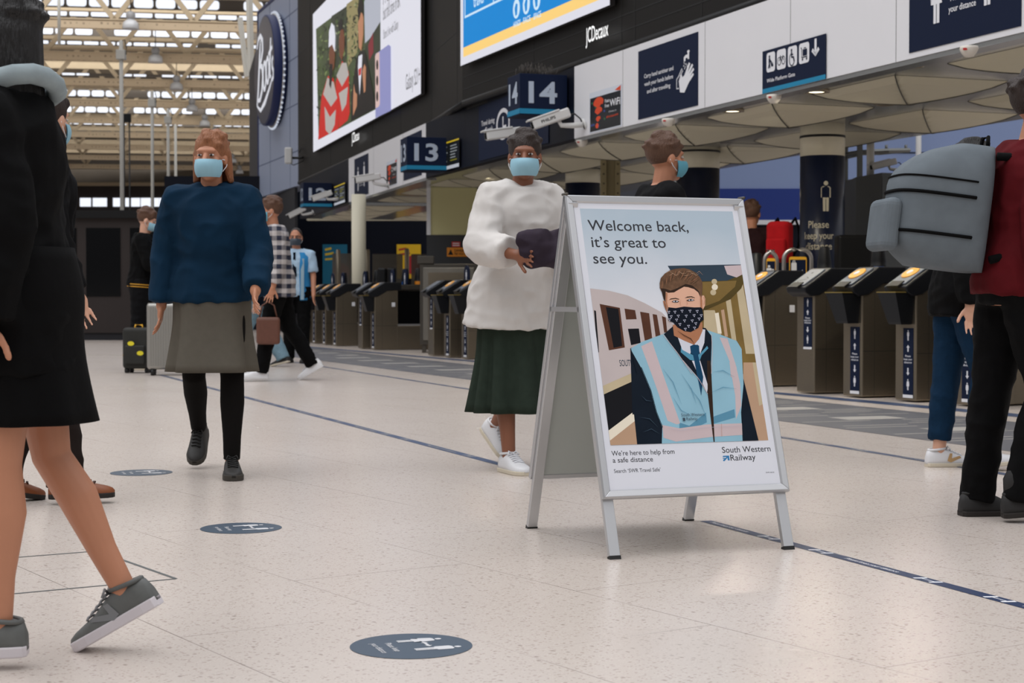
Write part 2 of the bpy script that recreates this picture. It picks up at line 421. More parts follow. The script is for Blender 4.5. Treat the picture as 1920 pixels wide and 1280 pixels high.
SC = 1.0  # screen brightness
def scr(name, rgb, s=SC): return mat('screen ' + name, rgb, .4, emit=s, spec=.2)
s_white = scr('white', (216, 216, 226)); s_green = mat('screen foliage', (60, 76, 42), .4, emit=.8, noise=.85, nscale=1.6)
s_red = scr('red', (186, 34, 28)); s_skin = scr('brown skin', (104, 58, 36)); s_black = scr('near black', (22, 20, 20)); s_tan = scr('tan foliage', (138, 128, 88)); s_sky = scr('pale sky', (170, 174, 186))
s_lil = scr('lilac', (136, 138, 186)); s_pink = scr('pale pink', (206, 176, 172)); s_text = scr('charcoal text', (64, 62, 66)); s_grey = scr('light grey', (170, 164, 160)); s_face = scr('light skin', (176, 122, 92))
s_blue = scr('blue', (6, 130, 206)); s_yel = scr('amber', (246, 206, 122)); s_ltblue = scr('pale blue', (200, 226, 244)); s_dkgreen = mat('screen dark foliage', (34, 46, 26), .4, emit=.8, noise=.8, nscale=2.4)
s_crim = scr('crimson', (120, 34, 44))
fs1 = Frame((-4.43, 37.58, 0), (2.978, -10.68, 0)); w1 = math.hypot(2.978, 10.68)
def scr_pts(fr, pts, cx, cy, k): return [fr.uv(cx + x / k, cy + y / k) for x, y in pts]
scrA = MB().box(0, w1, 0, 3.06, -.06, 0).build('advert_screen', s_black, None, fs1.M(0, 4.12, 0))
tag(scrA, 'large lit advert screen with people in red and white tops and a phone', 'advertising screen')
def layer(b, fr, pts, z, mi, cx=480, cy=0, k=4.924, v0=4.12):
    q = [(u, v - v0) for u, v in scr_pts(fr, pts, cx, cy, k)]
    b.poly(q, z, mi)
b = MB(); mats = [s_white, s_green, s_red, s_skin, s_black, s_tan, s_sky, s_lil, s_pink, s_grey, s_face, s_dkgreen, s_crim]
b.rect(0.0, w1, 0, 3.06, .004, 0)
lay = lambda pts, z, mi: layer(b, fs1, pts, z, mi)
lay([(556, 268), (1152, -180), (1152, 985), (580, 1290)], .006, 1)
lay([(700, 150), (840, 60), (840, 560), (640, 700)], .008, 11); lay([(840, 40), (950, -40), (940, 480), (850, 620)], .008, 5)
lay([(1000, -60), (1152, -180), (1152, 260), (1010, 400)], .008, 6); lay([(1010, 430), (1152, 200), (1152, 985), (1060, 1020)], .009, 11)
lay([(1040, 420), (1085, 300), (1090, 480), (1050, 560)], .010, 12)
def leaf(x, y, s_, mi):
    a = RND.uniform(0, 3.14); c_, d_ = math.cos(a) * s_, math.sin(a) * s_ * 1.6
    lay([(x - c_, y - d_), (x + d_ * .35, y - c_ * .35), (x + c_, y + d_), (x - d_ * .35, y + c_ * .35)], .0085, mi)
mats += [scr('leaf light', (112, 128, 78)), scr('leaf mid', (66, 84, 44)), scr('leaf dark', (24, 32, 18)), scr('leaf pale', (158, 162, 126))]
for i in range(420):
    x = RND.uniform(566, 1000); t = (x - 556) / 596; y0 = 272 - 440 * t; y1 = 1280 - 300 * t
    leaf(x, RND.uniform(max(-60, y0 + 24), y1 - 60), RND.uniform(7, 20), RND.choice((13, 14, 14, 15, 15, 15, 16 if x > 700 else 14)))
# second man (behind), first man, third man
lay([(740, 760), (800, 560), (860, 660), (870, 1040), (850, 1110), (770, 1180)], .011, 2)
lay([(748, 700), (800, 580), (840, 580), (862, 690), (800, 800)], .013, 9); lay([(770, 860), (855, 800), (840, 960), (800, 1030)], .013, 9)
lay([(772, 380), (786, 280), (812, 268), (824, 340), (820, 470), (800, 560), (778, 520)], .015, 3); lay([(762, 240), (785, 170), (806, 180), (808, 270), (775, 290)], .014, 4)
lay([(580, 1290), (610, 900), (670, 700), (720, 720), (760, 900), (768, 1190)], .016, 2)
lay([(628, 870), (668, 715), (725, 760), (758, 905), (700, 985)], .018, 9); lay([(640, 980), (690, 1080), (745, 1010), (735, 1150), (690, 1245), (650, 1200)], .018, 9)
lay([(682, 500), (695, 410), (725, 420), (738, 500), (730, 620), (704, 680), (688, 620)], .020, 3); lay([(690, 590), (716, 590), (716, 700), (700, 820), (684, 780)], .021, 4)
lay([(680, 440), (684, 290), (706, 210), (732, 240), (742, 330), (738, 480), (712, 410)], .022, 0)
lay([(885, 1120), (890, 860), (930, 560), (960, 480), (1010, 460), (1050, 640), (1100, 900), (1110, 1000)], .016, 4)
lay([(955, 520), (990, 500), (985, 620), (965, 880), (950, 620)], .018, 0); lay([(955, 640), (984, 620), (976, 690), (958, 700)], .019, 2)
lay([(950, 220), (970, 110), (1000, 130), (998, 320), (980, 470), (958, 440)], .018, 10); lay([(945, 90), (965, 0), (990, -20), (1004, 60), (1002, 170), (985, 90), (960, 190)], .020, 4)
lay([(905, 940), (912, 770), (925, 850), (942, 870), (940, 980), (905, 1070)], .020, 10); lay([(990, 660), (1010, 590), (1025, 620), (1020, 840), (1005, 860)], .020, 10)
# phone
lay([(1114, 1090), (1114, 500), (1235, 412), (1256, 430), (1258, 1020)], .022, 7)
lay([(1112, 520), (1125, 492), (1152, 480), (1156, 960), (1145, 985), (1116, 1000)], .025, 8)
for cy in (600, 745, 890): lay([(1124 + 9 + 10 * math.cos(t), cy + 48 * math.sin(t)) for t in [i * .52 for i in range(12)]], .028, 4)
b.build('advert_picture', mats, scrA)
b = MB()
def line_text(b, fr, body, x0, y0, x1, y1, cap, v0, z=.008, cx=480, cy=0, k=4.924, mi=0, bold=0.0):
    a = fr.uv(cx + x0 / k, cy + y0 / k); c = fr.uv(cx + x1 / k, cy + y1 / k)
    b.text(body, a[0], (a[1] + c[1]) / 2 - v0, cap, c[0] - a[0], z, mi, None, 'L', bold)
line_text(b, fs1, 'Galaxy S21+', 1388, 850, 1518, 745, .26, 4.12)
line_text(b, fs1, 'but this time in 8K', 1178, 188, 1335, 60, .24, 4.12)
line_text(b, fs1, 'Share it live with Galaxy', 1180, 365, 1318, 255, .16, 4.12)
line_text(b, fs1, 'Prepare', 1178, 50, 1300, -60, .34, 4.12)
b.build('lettering', s_text, scrA)

fs2 = Frame((-.72, 23.71, 0), (1.812, -4.91, 0)); w2 = math.hypot(1.812, 4.91)
scrB = MB().box(0, w2, 0, 3.0, -.06, 0).build('advert_screen', s_black, None, fs2.M(0, 4.12, 0))
tag(scrB, 'large lit blue information screen with an amber stripe along its bottom', 'advertising screen')
b = MB(); b.rect(0, w2, 0, 3.0, .004, 0)
h_ = lambda x, y: (fs2.uv(850 + x / 5.486, y / 5.486)[0], fs2.uv(850 + x / 5.486, y / 5.486)[1] - 4.12)
yb0 = h_(107, 588)[1]; yb1 = h_(107, 492)[1]
ua = h_(107, 588)[0]; ub = w2 - .1
b.rect(ua, ub, yb0, yb1, .006, 1); b.rect(ua, ub, yb1, 2.9, .006, 2)
p = h_(122, 190); q = (h_(560, 30)[0] + .9, 2.6)
for r in ((p[0], q[0], p[1], p[1] + .03), (p[0], p[0] + .03, p[1], q[1]), (q[0] - .03, q[0], p[1], q[1]), (h_(415, 30)[0], h_(415, 30)[0] + .03, p[1], q[1])): b.rect(r[0], r[1], r[2], r[3], .009, 3)
for x, y, t in ((655, 90, 'HANDS'), (757, 45, 'FACE'), (864, 0, 'SPACE')):
    c = h_(x, y); b.disc(c[0], c[1], .125, .009, 24, 3, None, .125)
    b.poly([(c[0] - .03, c[1] - .09), (c[0] - .06, c[1] + .01), (c[0] - .01, c[1] + .07), (c[0] + .05, c[1] + .05), (c[0] + .03, c[1] - .08)], .011, 2)
b.build('screen_panel', [s_white, s_yel, s_blue, s_ltblue], scrB)
b = MB()
for x, y, t in ((655, 90, 'HANDS'), (757, 45, 'FACE'), (864, 0, 'SPACE')):
    c = h_(x, y); b.text(t, c[0] + .02, c[1] - .225, .07, .26, .009, 0, None, 'C', .02)
c = h_(265, 50); b.text('travel', c[0], c[1], .16, .42, .009, 0, None, 'C', .02)
b.build('lettering', s_ltblue, scrB)
lit = mat('lit white letters', (255, 255, 255), .4, emit=1.2)
p0 = fc3.uv(1099, 86); p1 = fc3.uv(1141, 58)
m_ = MB().text('JCDecaux', 0, 0, .17, p1[0] - p0[0], 0, 0, None, 'L', .004).build('company_sign', lit, None, fc3.M(p0[0], (p0[1] + p1[1]) / 2 - .01, .004)); tag(m_, 'small white lit company lettering under the blue information screen', 'lettering sign')
p0 = fc1.uv(660, 270.5); p1 = fc1.uv(674, 259)
m_ = MB().text('JCDecaux', 0, 0, .19, p1[0] - p0[0], 0, 0, None, 'L', .004).build('company_sign', lit, None, fc1.M(p0[0], (p0[1] + p1[1]) / 2 + .0, .004)); tag(m_, 'small white lit company lettering under the advert with the phone', 'lettering sign')

# ------------------------------------------------------------------ pale blue tower with the round shop sign
TW0 = Vector((-6.93, 46.1, 0)); TW1 = Vector((-5.0, 40.5, 0)); ft = Frame(TW0, TW1 - TW0); lt = (TW1 - TW0).length
pale = mat('pale blue panel', (150, 160, 182), .45, noise=.03, nscale=1)
seamb = mat('blue panel seam', (84, 96, 124), .6)
edge = mat('navy edge strip', (24, 38, 88), .5)
b = MB().box(0, lt, 0, 5.0, -.5, 0)
for u in (.0 + lt * .28, lt * .72): b.box(u - .012, u + .012, 0, 5, 0, .004, 1)
for v in (.85, 2.0, 3.15, 4.3): b.box(0, lt, v - .012, v + .012, 0, .004, 1)
b.box(-.09, 0, 0, 5.06, -.5, .02, 2); b.box(-.09, lt, 5.0, 5.08, -.5, .02, 2)
struct(b.build('wall_tower', [pale, seamb, edge], None, ft.M(0, 3.62, 0)))
cu, cv = ft.uv(520, 133)
signd = mat('navy sign face', (44, 48, 68), .3, noise=.35, nscale=1.2)
rs = 1.42
e = empty('shop_sign', ft.M(cu, cv, .02)); tag(e, 'round navy shop sign with white script lettering on the pale blue tower', 'shop sign')
MB().lathe([(rs, 0), (rs, .3), (rs * .985, .32), (.01, .32)], 64).build('sign_drum', [edge], e)
b = MB(); b.disc(0, 0, rs * .965, .327, 64); b.build('sign_face', signd, e)
b = MB(); b.lathe([(rs * 1.0, .06), (rs * 1.03, .06), (rs * 1.03, .12), (rs, .12)], 64); b.build('sign_rim', alu, e)
bulb = mat('lit bulb', (215, 222, 236), .4, emit=.75)
for k in range(64):
    a = 2 * math.pi * k / 64
    if k == 0: bm_ = MB().ball((0, 0, 0), .03, 8, 5); ob = bm_.build('light_bulb', bulb, e); bme = ob.data
    else: ob = link('light_bulb', bme, e)
    ob.location = (rs * 1.05 * math.cos(a), rs * 1.05 * math.sin(a), .09)
b = MB()
S = lambda pts, w: b.stroke([(x * 1.08 * rs, y * 1.12 * rs) for x, y in pts], w * 1.25 * rs if not isinstance(w, list) else [q * 1.25 * rs for q in w], .334)
def arc(cx, cy, rx, ry, a0, a1, n=12): return [(cx + rx * math.cos(math.radians(a0 + (a1 - a0) * i / n)), cy + ry * math.sin(math.radians(a0 + (a1 - a0) * i / n))) for i in range(n + 1)]
S([(-.62, -.52), (-.52, -.3), (-.44, 0), (-.36, .3), (-.3, .52)], [.06, .1, .11, .1, .05])
S([(-.62, .42), (-.5, .56), (-.3, .6), (-.12, .5), (-.1, .34), (-.22, .2), (-.38, .12)], [.05, .07, .08, .1, .1, .08, .05])
S([(-.38, .12), (-.16, .08), (-.08, -.1), (-.18, -.32), (-.36, -.44), (-.52, -.44)], [.05, .1, .12, .1, .08, .05])
S(arc(.06, -.1, .13, .22, 100, 470), .075); S(arc(.34, -.04, .12, .2, 100, 470), .075)
S([(.16, .1), (.24, .12), (.3, .14)], .05)
S([(.62, .44), (.57, .2), (.53, -.02), (.55, -.16), (.63, -.18)], [.06, .09, .09, .08, .05]); S([(.42, .2), (.56, .24), (.74, .28)], .06)
S([(.8, .12), (.72, .06), (.74, -.04), (.82, -.1), (.82, -.2), (.72, -.24)], .07)
S([(-.62, -.52), (-.3, -.62), (.1, -.52), (.5, -.34), (.76, -.2)], [.03, .06, .09, .06, .03])
b.build('lettering', mat('glowing script letters', (226, 228, 236), .4, emit=.8), e)  # faint glow added so the letters read white at this slant
# dark return and lower wall beyond the tower
dark = mat('dark far wall', (20, 20, 27), .6); darkb = mat('dark brown wall', (38, 28, 25), .6, noise=.3, nscale=1)
struct(MB().prism([(-6.98, 46.4), (-8.2, 52.6), (-7.4, 52.6), (-6.2, 46.4)], 0, 7.9).build('wall_return', dark))
struct(MB().prism([(-5.3, 41.6), (-8.0, 50.5), (-8.06, 50.45), (-5.36, 41.55)], 0, 3.6).build('wall_under_tower', dark))
# dark wall behind the left gates, with posters
struct(MB().box(-9.5, 2.5, 46.0, 46.4, 0, 4.2).build('wall_platform', navy_dk))
wl = Frame((0, 45.98, 0), (1, 0, 0))
def poster(px0, px1, py0, py1, Y, name, label, cat, m, deco):
    fr = Frame((0, Y, 0), (1, 0, 0)); a = fr.uv(px0, py1); c = fr.uv(px1, py0)
    o = MB().box(0, c[0] - a[0], 0, c[1] - a[1], -.02, 0).build(name, m, None, fr.M(a[0], a[1], .01)); tag(o, label, cat)
    deco(o, c[0] - a[0], c[1] - a[1]); return o
ptxt = mat('poster yellow', (232, 200, 60), .5); pteal = mat('poster teal', (20, 110, 140), .5); pyel = mat('poster amber', (232, 186, 24), .5); pred = mat('poster red', (176, 36, 40), .5)
def deco1(o, w, h):
    b = MB(); b.text('GET YOUR', w * .08, h * .86, .05, w * .4, .004, 0, None, 'L', .02); b.text('TICKETS', w * .12, h * .74, .07, w * .45, .004, 0, None, 'L', .02); b.build('lettering', ptxt if o.data.materials[0] == pteal else pteal, o)
    b = MB(); b.disc(w * .76, h * .45, h * .26, .005, 24); b.build('roundel', pred, o)
def deco2(o, w, h):
    b = MB(); b.disc(w * .76, h * .4, h * .3, .005, 24); b.build('roundel', pred, o)
    b = MB(); b.stroke([(w * .08, h * .84), (w * .4, h * .88)], .05, .004); b.stroke([(w * .1, h * .7), (w * .55, h * .74)], .05, .004); b.build('print_lines', pred, o)
def deco1b(o, w, h):
    b = MB(); b.stroke([(w * .1, h * .86), (w * .36, h * .9)], .06, .004); b.stroke([(w * .1, h * .74), (w * .45, h * .78)], .06, .004); b.stroke([(w * .1, h * .62), (w * .5, h * .64)], .05, .004); b.build('print_lines', ptxt, o)
    b = MB(); b.disc(w * .76, h * .3, h * .22, .005, 24); b.build('roundel', pred, o)
poster(605, 651, 458, 532, 45.9, 'wall_poster', 'teal poster with yellow print and red disc on the dark wall', 'poster', pteal, deco1b)
poster(744, 789, 458, 522, 45.9, 'wall_poster', 'yellow poster with red disc on the dark wall', 'poster', pyel, deco2)
# frosted screens on the platform behind the left gates
scrn = mat('smoked glass screen', (96, 92, 84), .3, alpha=.75)
for i, (a, c, t) in enumerate(((623, 658, 475), (698, 755, 476), (771, 799, 476))):
    p = at(a, t, 38); q = at(c, t, 38)
    e = empty('glass_screen', T(p.x, 38, 0)); tag(e, ['smoked glass ticket screen in front of the teal poster', 'smoked glass ticket screen between cream column and yellow poster', 'smoked glass ticket screen beside the beige pillar'][i], 'glass screen', 'glass screens behind the far gates')
    MB().box(0, q.x - p.x, 0, .02, .5, p.z).build('pane', scrn, e); MB().box(0, q.x - p.x, -.01, .03, .0, .5).build('screen_foot', steel_dk, e)
for i, (a, t) in enumerate(((634, 470), (689, 470), (763, 468))):
    p = at(a, t, 36.5); e = MB().lathe([(.05, 0), (.05, p.z), (.03, p.z + .03)], 12).build('barrier_post', steel, None, T(p.x, 36.5, 0))
    tag(e, ['steel barrier post left of the cream column', 'steel barrier post just right of the cream column', 'steel barrier post before the yellow poster'][i], 'post', 'steel posts behind the far gates')

# ------------------------------------------------------------------ columns
cream = mat('cream paint', (212, 206, 184), .45); navyc = mat('navy column paint', (10, 24, 54), .3)
def column(px0, px1, Y, zsplit, label, ring=True, txt=False):
    a = at(px0, 400, Y); c = at(px1, 400, Y); r = (c.x - a.x) / 2; x = (a.x + c.x) / 2
    e = empty('round_column', T(x, Y, 0)); tag(e, label, 'column', 'round navy and cream columns behind the gates', 'structure')
    MB().lathe([(r, 0), (r, zsplit)], 32).build('column_shaft', navyc, e)
    MB().lathe([(r * 1.002, zsplit), (r * 1.002, ZB + .02)], 32).build('column_top', cream, e)
    if ring: MB().lathe([(r * 1.003, zsplit + .2), (r * 1.02, zsplit + .2), (r * 1.02, zsplit + .225), (r * 1.003, zsplit + .225)], 32).build('column_band', black, e)
    if txt:
        b = MB(); f2 = lambda M, body, z, cap, w: b.text(body, 0, 0, cap, w, 0, 0, M, 'C', .01)
        for body, z, w in (('Please', 1.62, .23), ('keep your', 1.50, .34), ('distance', 1.385, .30)):
            vs, fs = text_geo(body, .01); x0 = min(v[0] for v in vs); x1 = max(v[0] for v in vs); k = w / (x1 - x0); kk = .075 / CAPH
            pts = []
            for v in vs:
                ang = ((v[0] - x0) * k - w / 2) / r - .35
                pts.append((r * 1.006 * math.sin(ang), -r * 1.006 * math.cos(ang), z + v[1] * kk))
            b.add(pts, fs)
        for fx, fem in ((.08, False), (-.32, True)):
            q = MB().figure(0, 0, .33, 0, 0, None, fem)
            pts = [(r * 1.006 * math.sin(fx / r + v.x / r - .35), -r * 1.006 * math.cos(fx / r + v.x / r - .35), 1.80 + v.y) for v in q.v]; b.add(pts, q.f)
        b.build('lettering', cream, e)
    return e
column(1500, 1583, 18.5, 2.41, 'navy column with keep your distance lettering beside the grey kiosk', True, True)
column(1268, 1349, 21.4, 2.50, 'navy column with cream top behind the welcome board')
column(1060, 1125, 24.8, 2.55, 'navy column with cream top beside the riveted steel post')
a = at(659, 400, 31.0); c = at(686, 400, 31.0)
b = MB(); b.lathe([((c.x - a.x) / 2, 0), ((c.x - a.x) / 2, ZB + .02)], 28); o = b.build('cream_column', cream, None, T((a.x + c.x) / 2, 31.0, 0)); tag(o, 'slim plain cream column standing behind the far ticket gates', 'column', None, 'structure')
# riveted steel post
p = at(1127, 400, 22.8); q = at(1163, 400, 22.8); w = q.x - p.x
e = empty('riveted_post', T(p.x, 22.8, 0)); tag(e, 'beige riveted steel post between two navy columns', 'post', None, 'structure')
b = MB().box(0, .07, 0, .2, 0, ZB); b.box(w - .07, w, 0, .2, 0, ZB); b.box(.05, w - .05, .08, .12, 0, ZB); b.build('post_body', mat('tarnished beige paint', (146, 134, 98), .5), e)
b = MB()
for x in (.035, w - .035):
    for k in range(20): b.ball((x, 0, .2 + k * .13), .014, 7, 4)
b.build('rivets', mat('dark rivet', (88, 80, 60), .5), e)
# square beige pillar over a dark plinth
p = at(800, 440, 29); q = at(893, 440, 29); zs = 1.95
beigep = mat('beige wall paint', (206, 200, 148), .5, noise=.03, nscale=2)
struct(MB().box(p.x + .07, q.x, 29, 29.9, zs, ZB + .02).build('pillar_beige', beigep)); struct(MB().box(p.x, p.x + .07, 28.98, 29.9, zs, ZB + .02).build('pillar_edge', white))
struct(MB().box(p.x, q.x, 28.98, 29.9, 0, zs).build('pillar_plinth', mat('dark grey plinth', (44, 46, 50), .5)))
fr = Frame((0, 28.97, 0), (1, 0, 0))
a = fr.uv(838, 481); c = fr.uv(877, 464)
o = MB().box(0, c[0] - a[0], 0, c[1] - a[1], -.006, 0).build('warning_sign', orange, None, fr.M(a[0], a[1], .008)); tag(o, 'yellow danger voltage warning sign on the dark plinth', 'sign')
w, h = c[0] - a[0], c[1] - a[1]
b = MB(); b.poly([(.02, .03), (.11, .03), (.065, h - .03)], .002); b.text('DANGER', w * .36, h * .55, .04, w * .55, .002, 0, None, 'L', .02); b.text('750 VOLTS', w * .34, h * .18, .04, w * .6, .002, 0, None, 'L', .02); b.build('lettering', black, o)
a = fr.uv(847, 463); c = fr.uv(863, 453)
o = MB().box(0, c[0] - a[0], 0, c[1] - a[1], -.006, 0).build('warning_sign', red, None, fr.M(a[0], a[1], .008)); tag(o, 'tiny red notice above the yellow danger sign', 'sign')
b = MB(); b.rect(.015, c[0] - a[0] - .015, .02, .035, .002); b.rect(.015, c[0] - a[0] - .015, .055, .07, .002); b.build('print_lines', white, o)
# rear walls seen under the canopy
struct(MB().box(-.6, 2.9, 33.0, 33.3, 0, 4.5).build('wall_rear', mat('grey tiled wall', (92, 94, 100), .5)))
bl1 = mat('pale blue hoarding', (132, 150, 190), .5, noise=.03, nscale=1); bl2 = mat('royal blue band', (22, 50, 128), .45); 
b = MB().box(3.0, 16, 30, 30.3, 2.81, 6.5, 0); b.box(3.0, 16, 29.98, 30.3, 2.25, 2.81, 1); b.box(3.0, 16, 29.9, 30.3, 2.17, 2.25, 2); b.box(3.0, 16, 30, 30.3, 0, 2.17, 3); b.box(3.0, 16, 29.99, 30, 3.44, 3.46, 3)
struct(b.build('wall_hoarding', [bl1, bl2, white, navy_dk]))
p = at(1722, 300, 29.5); o = MB().lathe([(.05, 0), (.05, 6)], 10).build('white_pole', camw, None, T(p.x, 29.5, 0)); tag(o, 'thin white pole against the pale blue hoarding', 'pole')
# ------------------------------------------------------------------ signs on the fascia
def fsign(name, fr, pl, pr, ytl, ybl, ytr, ybr, label, cat='sign', m=navy, n=.006, group=None):
    a = fr.uv(pl, ybl); b_ = fr.uv(pr, ybr); c = fr.uv(pl, ytl); d = fr.uv(pr, ytr)
    u0 = (a[0] + c[0]) / 2; u1_ = (b_[0] + d[0]) / 2; v0 = (a[1] + b_[1]) / 2; v1 = (c[1] + d[1]) / 2
    o = MB().box(0, u1_ - u0, 0, v1 - v0, -.004, 0).build(name, m, None, fr.M(u0, v0, n)); tag(o, label, cat, group)
    return o, u1_ - u0, v1 - v0
# hand sanitiser sign
o, w, h = fsign('information_sign', frR, 1197.5, 1309.5, 95.5, 224, 61, 198, 'navy sign asking to carry hand sanitiser and wash hands')
b = MB()
for k, t in enumerate(('Carry hand sanitiser and', 'wash your hands before', 'and after travelling')):
    b.text(t, w * .36, h * (.58 - .115 * k), h * .058, w * (.5, .49, .4)[k], .002, 0, None, 'C', .012)
b.build('lettering', white, o)
b = MB()
hand = [(.72, .24), (.70, .4), (.74, .5), (.76, .44), (.79, .46), (.86, .62), (.885, .6), (.84, .49), (.91, .59), (.93, .565), (.865, .455), (.93, .53), (.945, .50), (.88, .42), (.93, .46), (.94, .43), (.86, .34), (.79, .22)]
b.poly([(x * w, y * h) for x, y in hand], .002)
b.stroke([(x * w, y * h) for x, y in [(.70, .3), (.665, .3), (.665, .43), (.70, .47), (.75, .56), (.765, .53), (.72, .46)]], .014, .002)
b.poly([(x * w, y * h) for x, y in [(.78, .65), (.78, .71), (.81, .735), (.84, .735), (.84, .755), (.83, .78), (.86, .795), (.875, .77), (.865, .755), (.865, .665), (.84, .67), (.84, .69), (.81, .69), (.805, .65)]], .002)
for x, y in ((.78, .62), (.80, .60), (.775, .58), (.80, .56), (.82, .59), (.79, .54), (.83, .56)): b.rect(x * w, x * w + .012, y * h, y * h + .018, .002)
b.build('hand_washing_symbol', white, o)
# wide gate sign
o, w, h = fsign('platform_gate_sign', frR, 1431.7, 1550.5, 96.9, 176.1, 63, 148, 'navy wide platform gate sign with four white symbols and a down arrow', n=.012)
MB().rect(0, w, 0, h * .105, .001).build('teal_stripe', teal, o)
b = MB(); b.text('Wide Platform Gate', w * .075, h * .235, h * .085, w * .46, .002, 0, None, 'L', .012)
b.build('lettering', white, o)
b = MB()
xs = [(.072, .214), (.243, .39), (.42, .567), (.597, .755)]
for x0, x1 in xs: b.rrect(x0 * w, x1 * w, h * .47, h * .93, .03, .002)
b.arrow(w * .85, h * .95, w * .85, h * .56, .035, .002)
b.stroke([(w * .80, h * .72), (w * .85, h * .6), (w * .90, h * .72)], .035, .002)
# dark figures on the white tiles
X = lambda i, t: (xs[i][0] + (xs[i][1] - xs[i][0]) * t) * w
Y = lambda t: h * (.47 + .46 * t)
q = 1
b.disc(X(0, .36), Y(.78), .014, .004, 10, q); b.stroke([(X(0, .36), Y(.7)), (X(0, .36), Y(.45))], .03, .004, q); b.stroke([(X(0, .36), Y(.62)), (X(0, .6), Y(.5))], .014, .004, q); b.stroke([(X(0, .36), Y(.45)), (X(0, .24), Y(.2))], .016, .004, q); b.stroke([(X(0, .38), Y(.45)), (X(0, .42), Y(.2))], .016, .004, q)
b.stroke([(X(0, .55), Y(.52)), (X(0, .62), Y(.3)), (X(0, .8), Y(.3))], .02, .004, q); b.poly([(X(0, .6), Y(.3)), (X(0, .8), Y(.3)), (X(0, .72), Y(.5))], .004, q)
for t in (.28, .74): b.stroke([(X(1, t) + .030 * math.cos(a * .524), Y(.42) + .036 * math.sin(a * .524)) for a in range(13)], .008, .004, q)
b.stroke([(X(1, .28), Y(.42)), (X(1, .42), Y(.62)), (X(1, .66), Y(.6)), (X(1, .52), Y(.42)), (X(1, .42), Y(.62)), (X(1, .4), Y(.7))], .009, .004, q); b.stroke([(X(1, .74), Y(.42)), (X(1, .66), Y(.62)), (X(1, .7), Y(.68))], .009, .004, q)
b.disc(X(2, .42), Y(.8), .014, .004, 10, q); b.stroke([(X(2, .42), Y(.72)), (X(2, .44), Y(.45)), (X(2, .62), Y(.45)), (X(2, .72), Y(.22))], .02, .004, q); b.stroke([(X(2, .44), Y(.58)), (X(2, .6), Y(.58))], .012, .004, q)
b.stroke([(X(2, .46) + .045 * math.cos(math.radians(100 + a * 22)), Y(.34) + .055 * math.sin(math.radians(100 + a * 22))) for a in range(12)], .011, .004, q)
b.stroke([(X(3, .2), Y(.8)), (X(3, .28), Y(.72)), (X(3, .28), Y(.3)), (X(3, .82), Y(.3))], .011, .004, q); b.rect(X(3, .38), X(3, .8), Y(.36), Y(.68), .004, q); b.stroke([(X(3, .5), Y(.68)), (X(3, .5), Y(.74)), (X(3, .68), Y(.74)), (X(3, .68), Y(.68))], .009, .004, q)
for t in (.36, .76): b.disc(X(3, t), Y(.2), .012, .004, 10, q)
b.build('symbols', [white, navy], o)
# keep your distance sign
a = frR.uv(1705.5, 99.7); c = frR.uv(1915.5, 48.8); w = c[0] - a[0]; h = .70
o = MB().box(0, w, 0, h, -.004, 0).build('information_sign', navy, None, frR.M(a[0], (a[1] + c[1]) / 2, .006)); tag(o, 'large navy please keep your distance sign with two white figures', 'sign')
b = MB(); b.text('Please keep', w * .50, h * .455, h * .068, w * .21, .002, 0, None, 'C', .012); b.text('your distance', w * .50, h * .335, h * .068, w * .245, .002, 0, None, 'C', .012); b.build('lettering', white, o)
b = MB(); b.figure(w * .265, h * .255, h * .62, .002, 0, None, True); b.figure(w * .72, h * .305, h * .60, .002); b.arrow(w * .42, h * .66, w * .6, h * .66, .03, .002, 0, None, True); b.build('symbols', white, o)
# wifi signs
wifi_dk = mat('wifi poster black', (18, 20, 26), .4); wifi_or = mat('wifi poster orange', (214, 70, 28), .5); wifi_w = mat('wifi poster header', (206, 212, 222), .5); wifi_g = mat('wifi poster green', (40, 110, 70), .5); wifi_p = mat('wifi poster purple', (50, 70, 150), .5)
def wifi(fr, *q, label):
    o, w, h = fsign('wifi_poster', fr, *q, label=label, cat='poster', m=wifi_w, group=None)
    b = MB(); b.rect(w * .02, w * .98, h * .03, h * .86, .001); b.build('poster_print', wifi_dk, o)
    b = MB()
    for k, (cx, cy, s) in enumerate(((.3, .72, 1.), (.3, .54, .72), (.29, .36, .46))):
        b.stroke([(w * (cx + .15 * s * math.cos(math.radians(t))), h * (cy - .07 + .11 * s * math.sin(math.radians(t)))) for t in range(20, 175, 14)], [w * .085 * s * (.6 + .4 * math.sin(math.radians(t))) for t in range(20, 175, 14)], .002)
        b.poly([(w * (cx - .14 * s), h * (cy - .06)), (w * (cx + .14 * s), h * (cy + .02)), (w * (cx + .05 * s), h * (cy - .1)), (w * (cx - .06 * s), h * (cy - .12))], .0025)
    b.disc(w * .25, h * .15, w * .05, .002, 14, 0, None, h * .065)
    b.poly([(w * .80, h * .9), (w * .98, h * .98), (w * .98, h * .86)], .002)
    b.build('wifi_symbol', wifi_or, o)
    b = MB()
    for i in range(10): b.rect(w * RND.uniform(.05, .45), 0, 0, 0, .0022) if False else b.disc(w * RND.uniform(.06, .5), h * RND.uniform(.12, .82), w * .025, .0015, 6, i % 2, None, h * .03)
    b.build('print_specks', [wifi_g, wifi_p], o)
    b = MB(); b.text('Fast', w * .5, h * .66, h * .08, w * .13, .003, 0, None, 'L', .015); b.text('Free', w * .5, h * .54, h * .08, w * .13, .003, 0, None, 'L', .015); b.text('WiFi', w * .65, h * .54, h * .16, w * .32, .003, 0, None, 'L', .02)
    b.text('Connect to', w * .62, h * .40, h * .04, w * .23, .003); b.build('lettering', white, o)
    b = MB(); b.text('#FreeStationWiFi', w * .55, h * .28, h * .05, w * .36, .003, 0, None, 'L', .01); b.build('lettering', wifi_or, o)
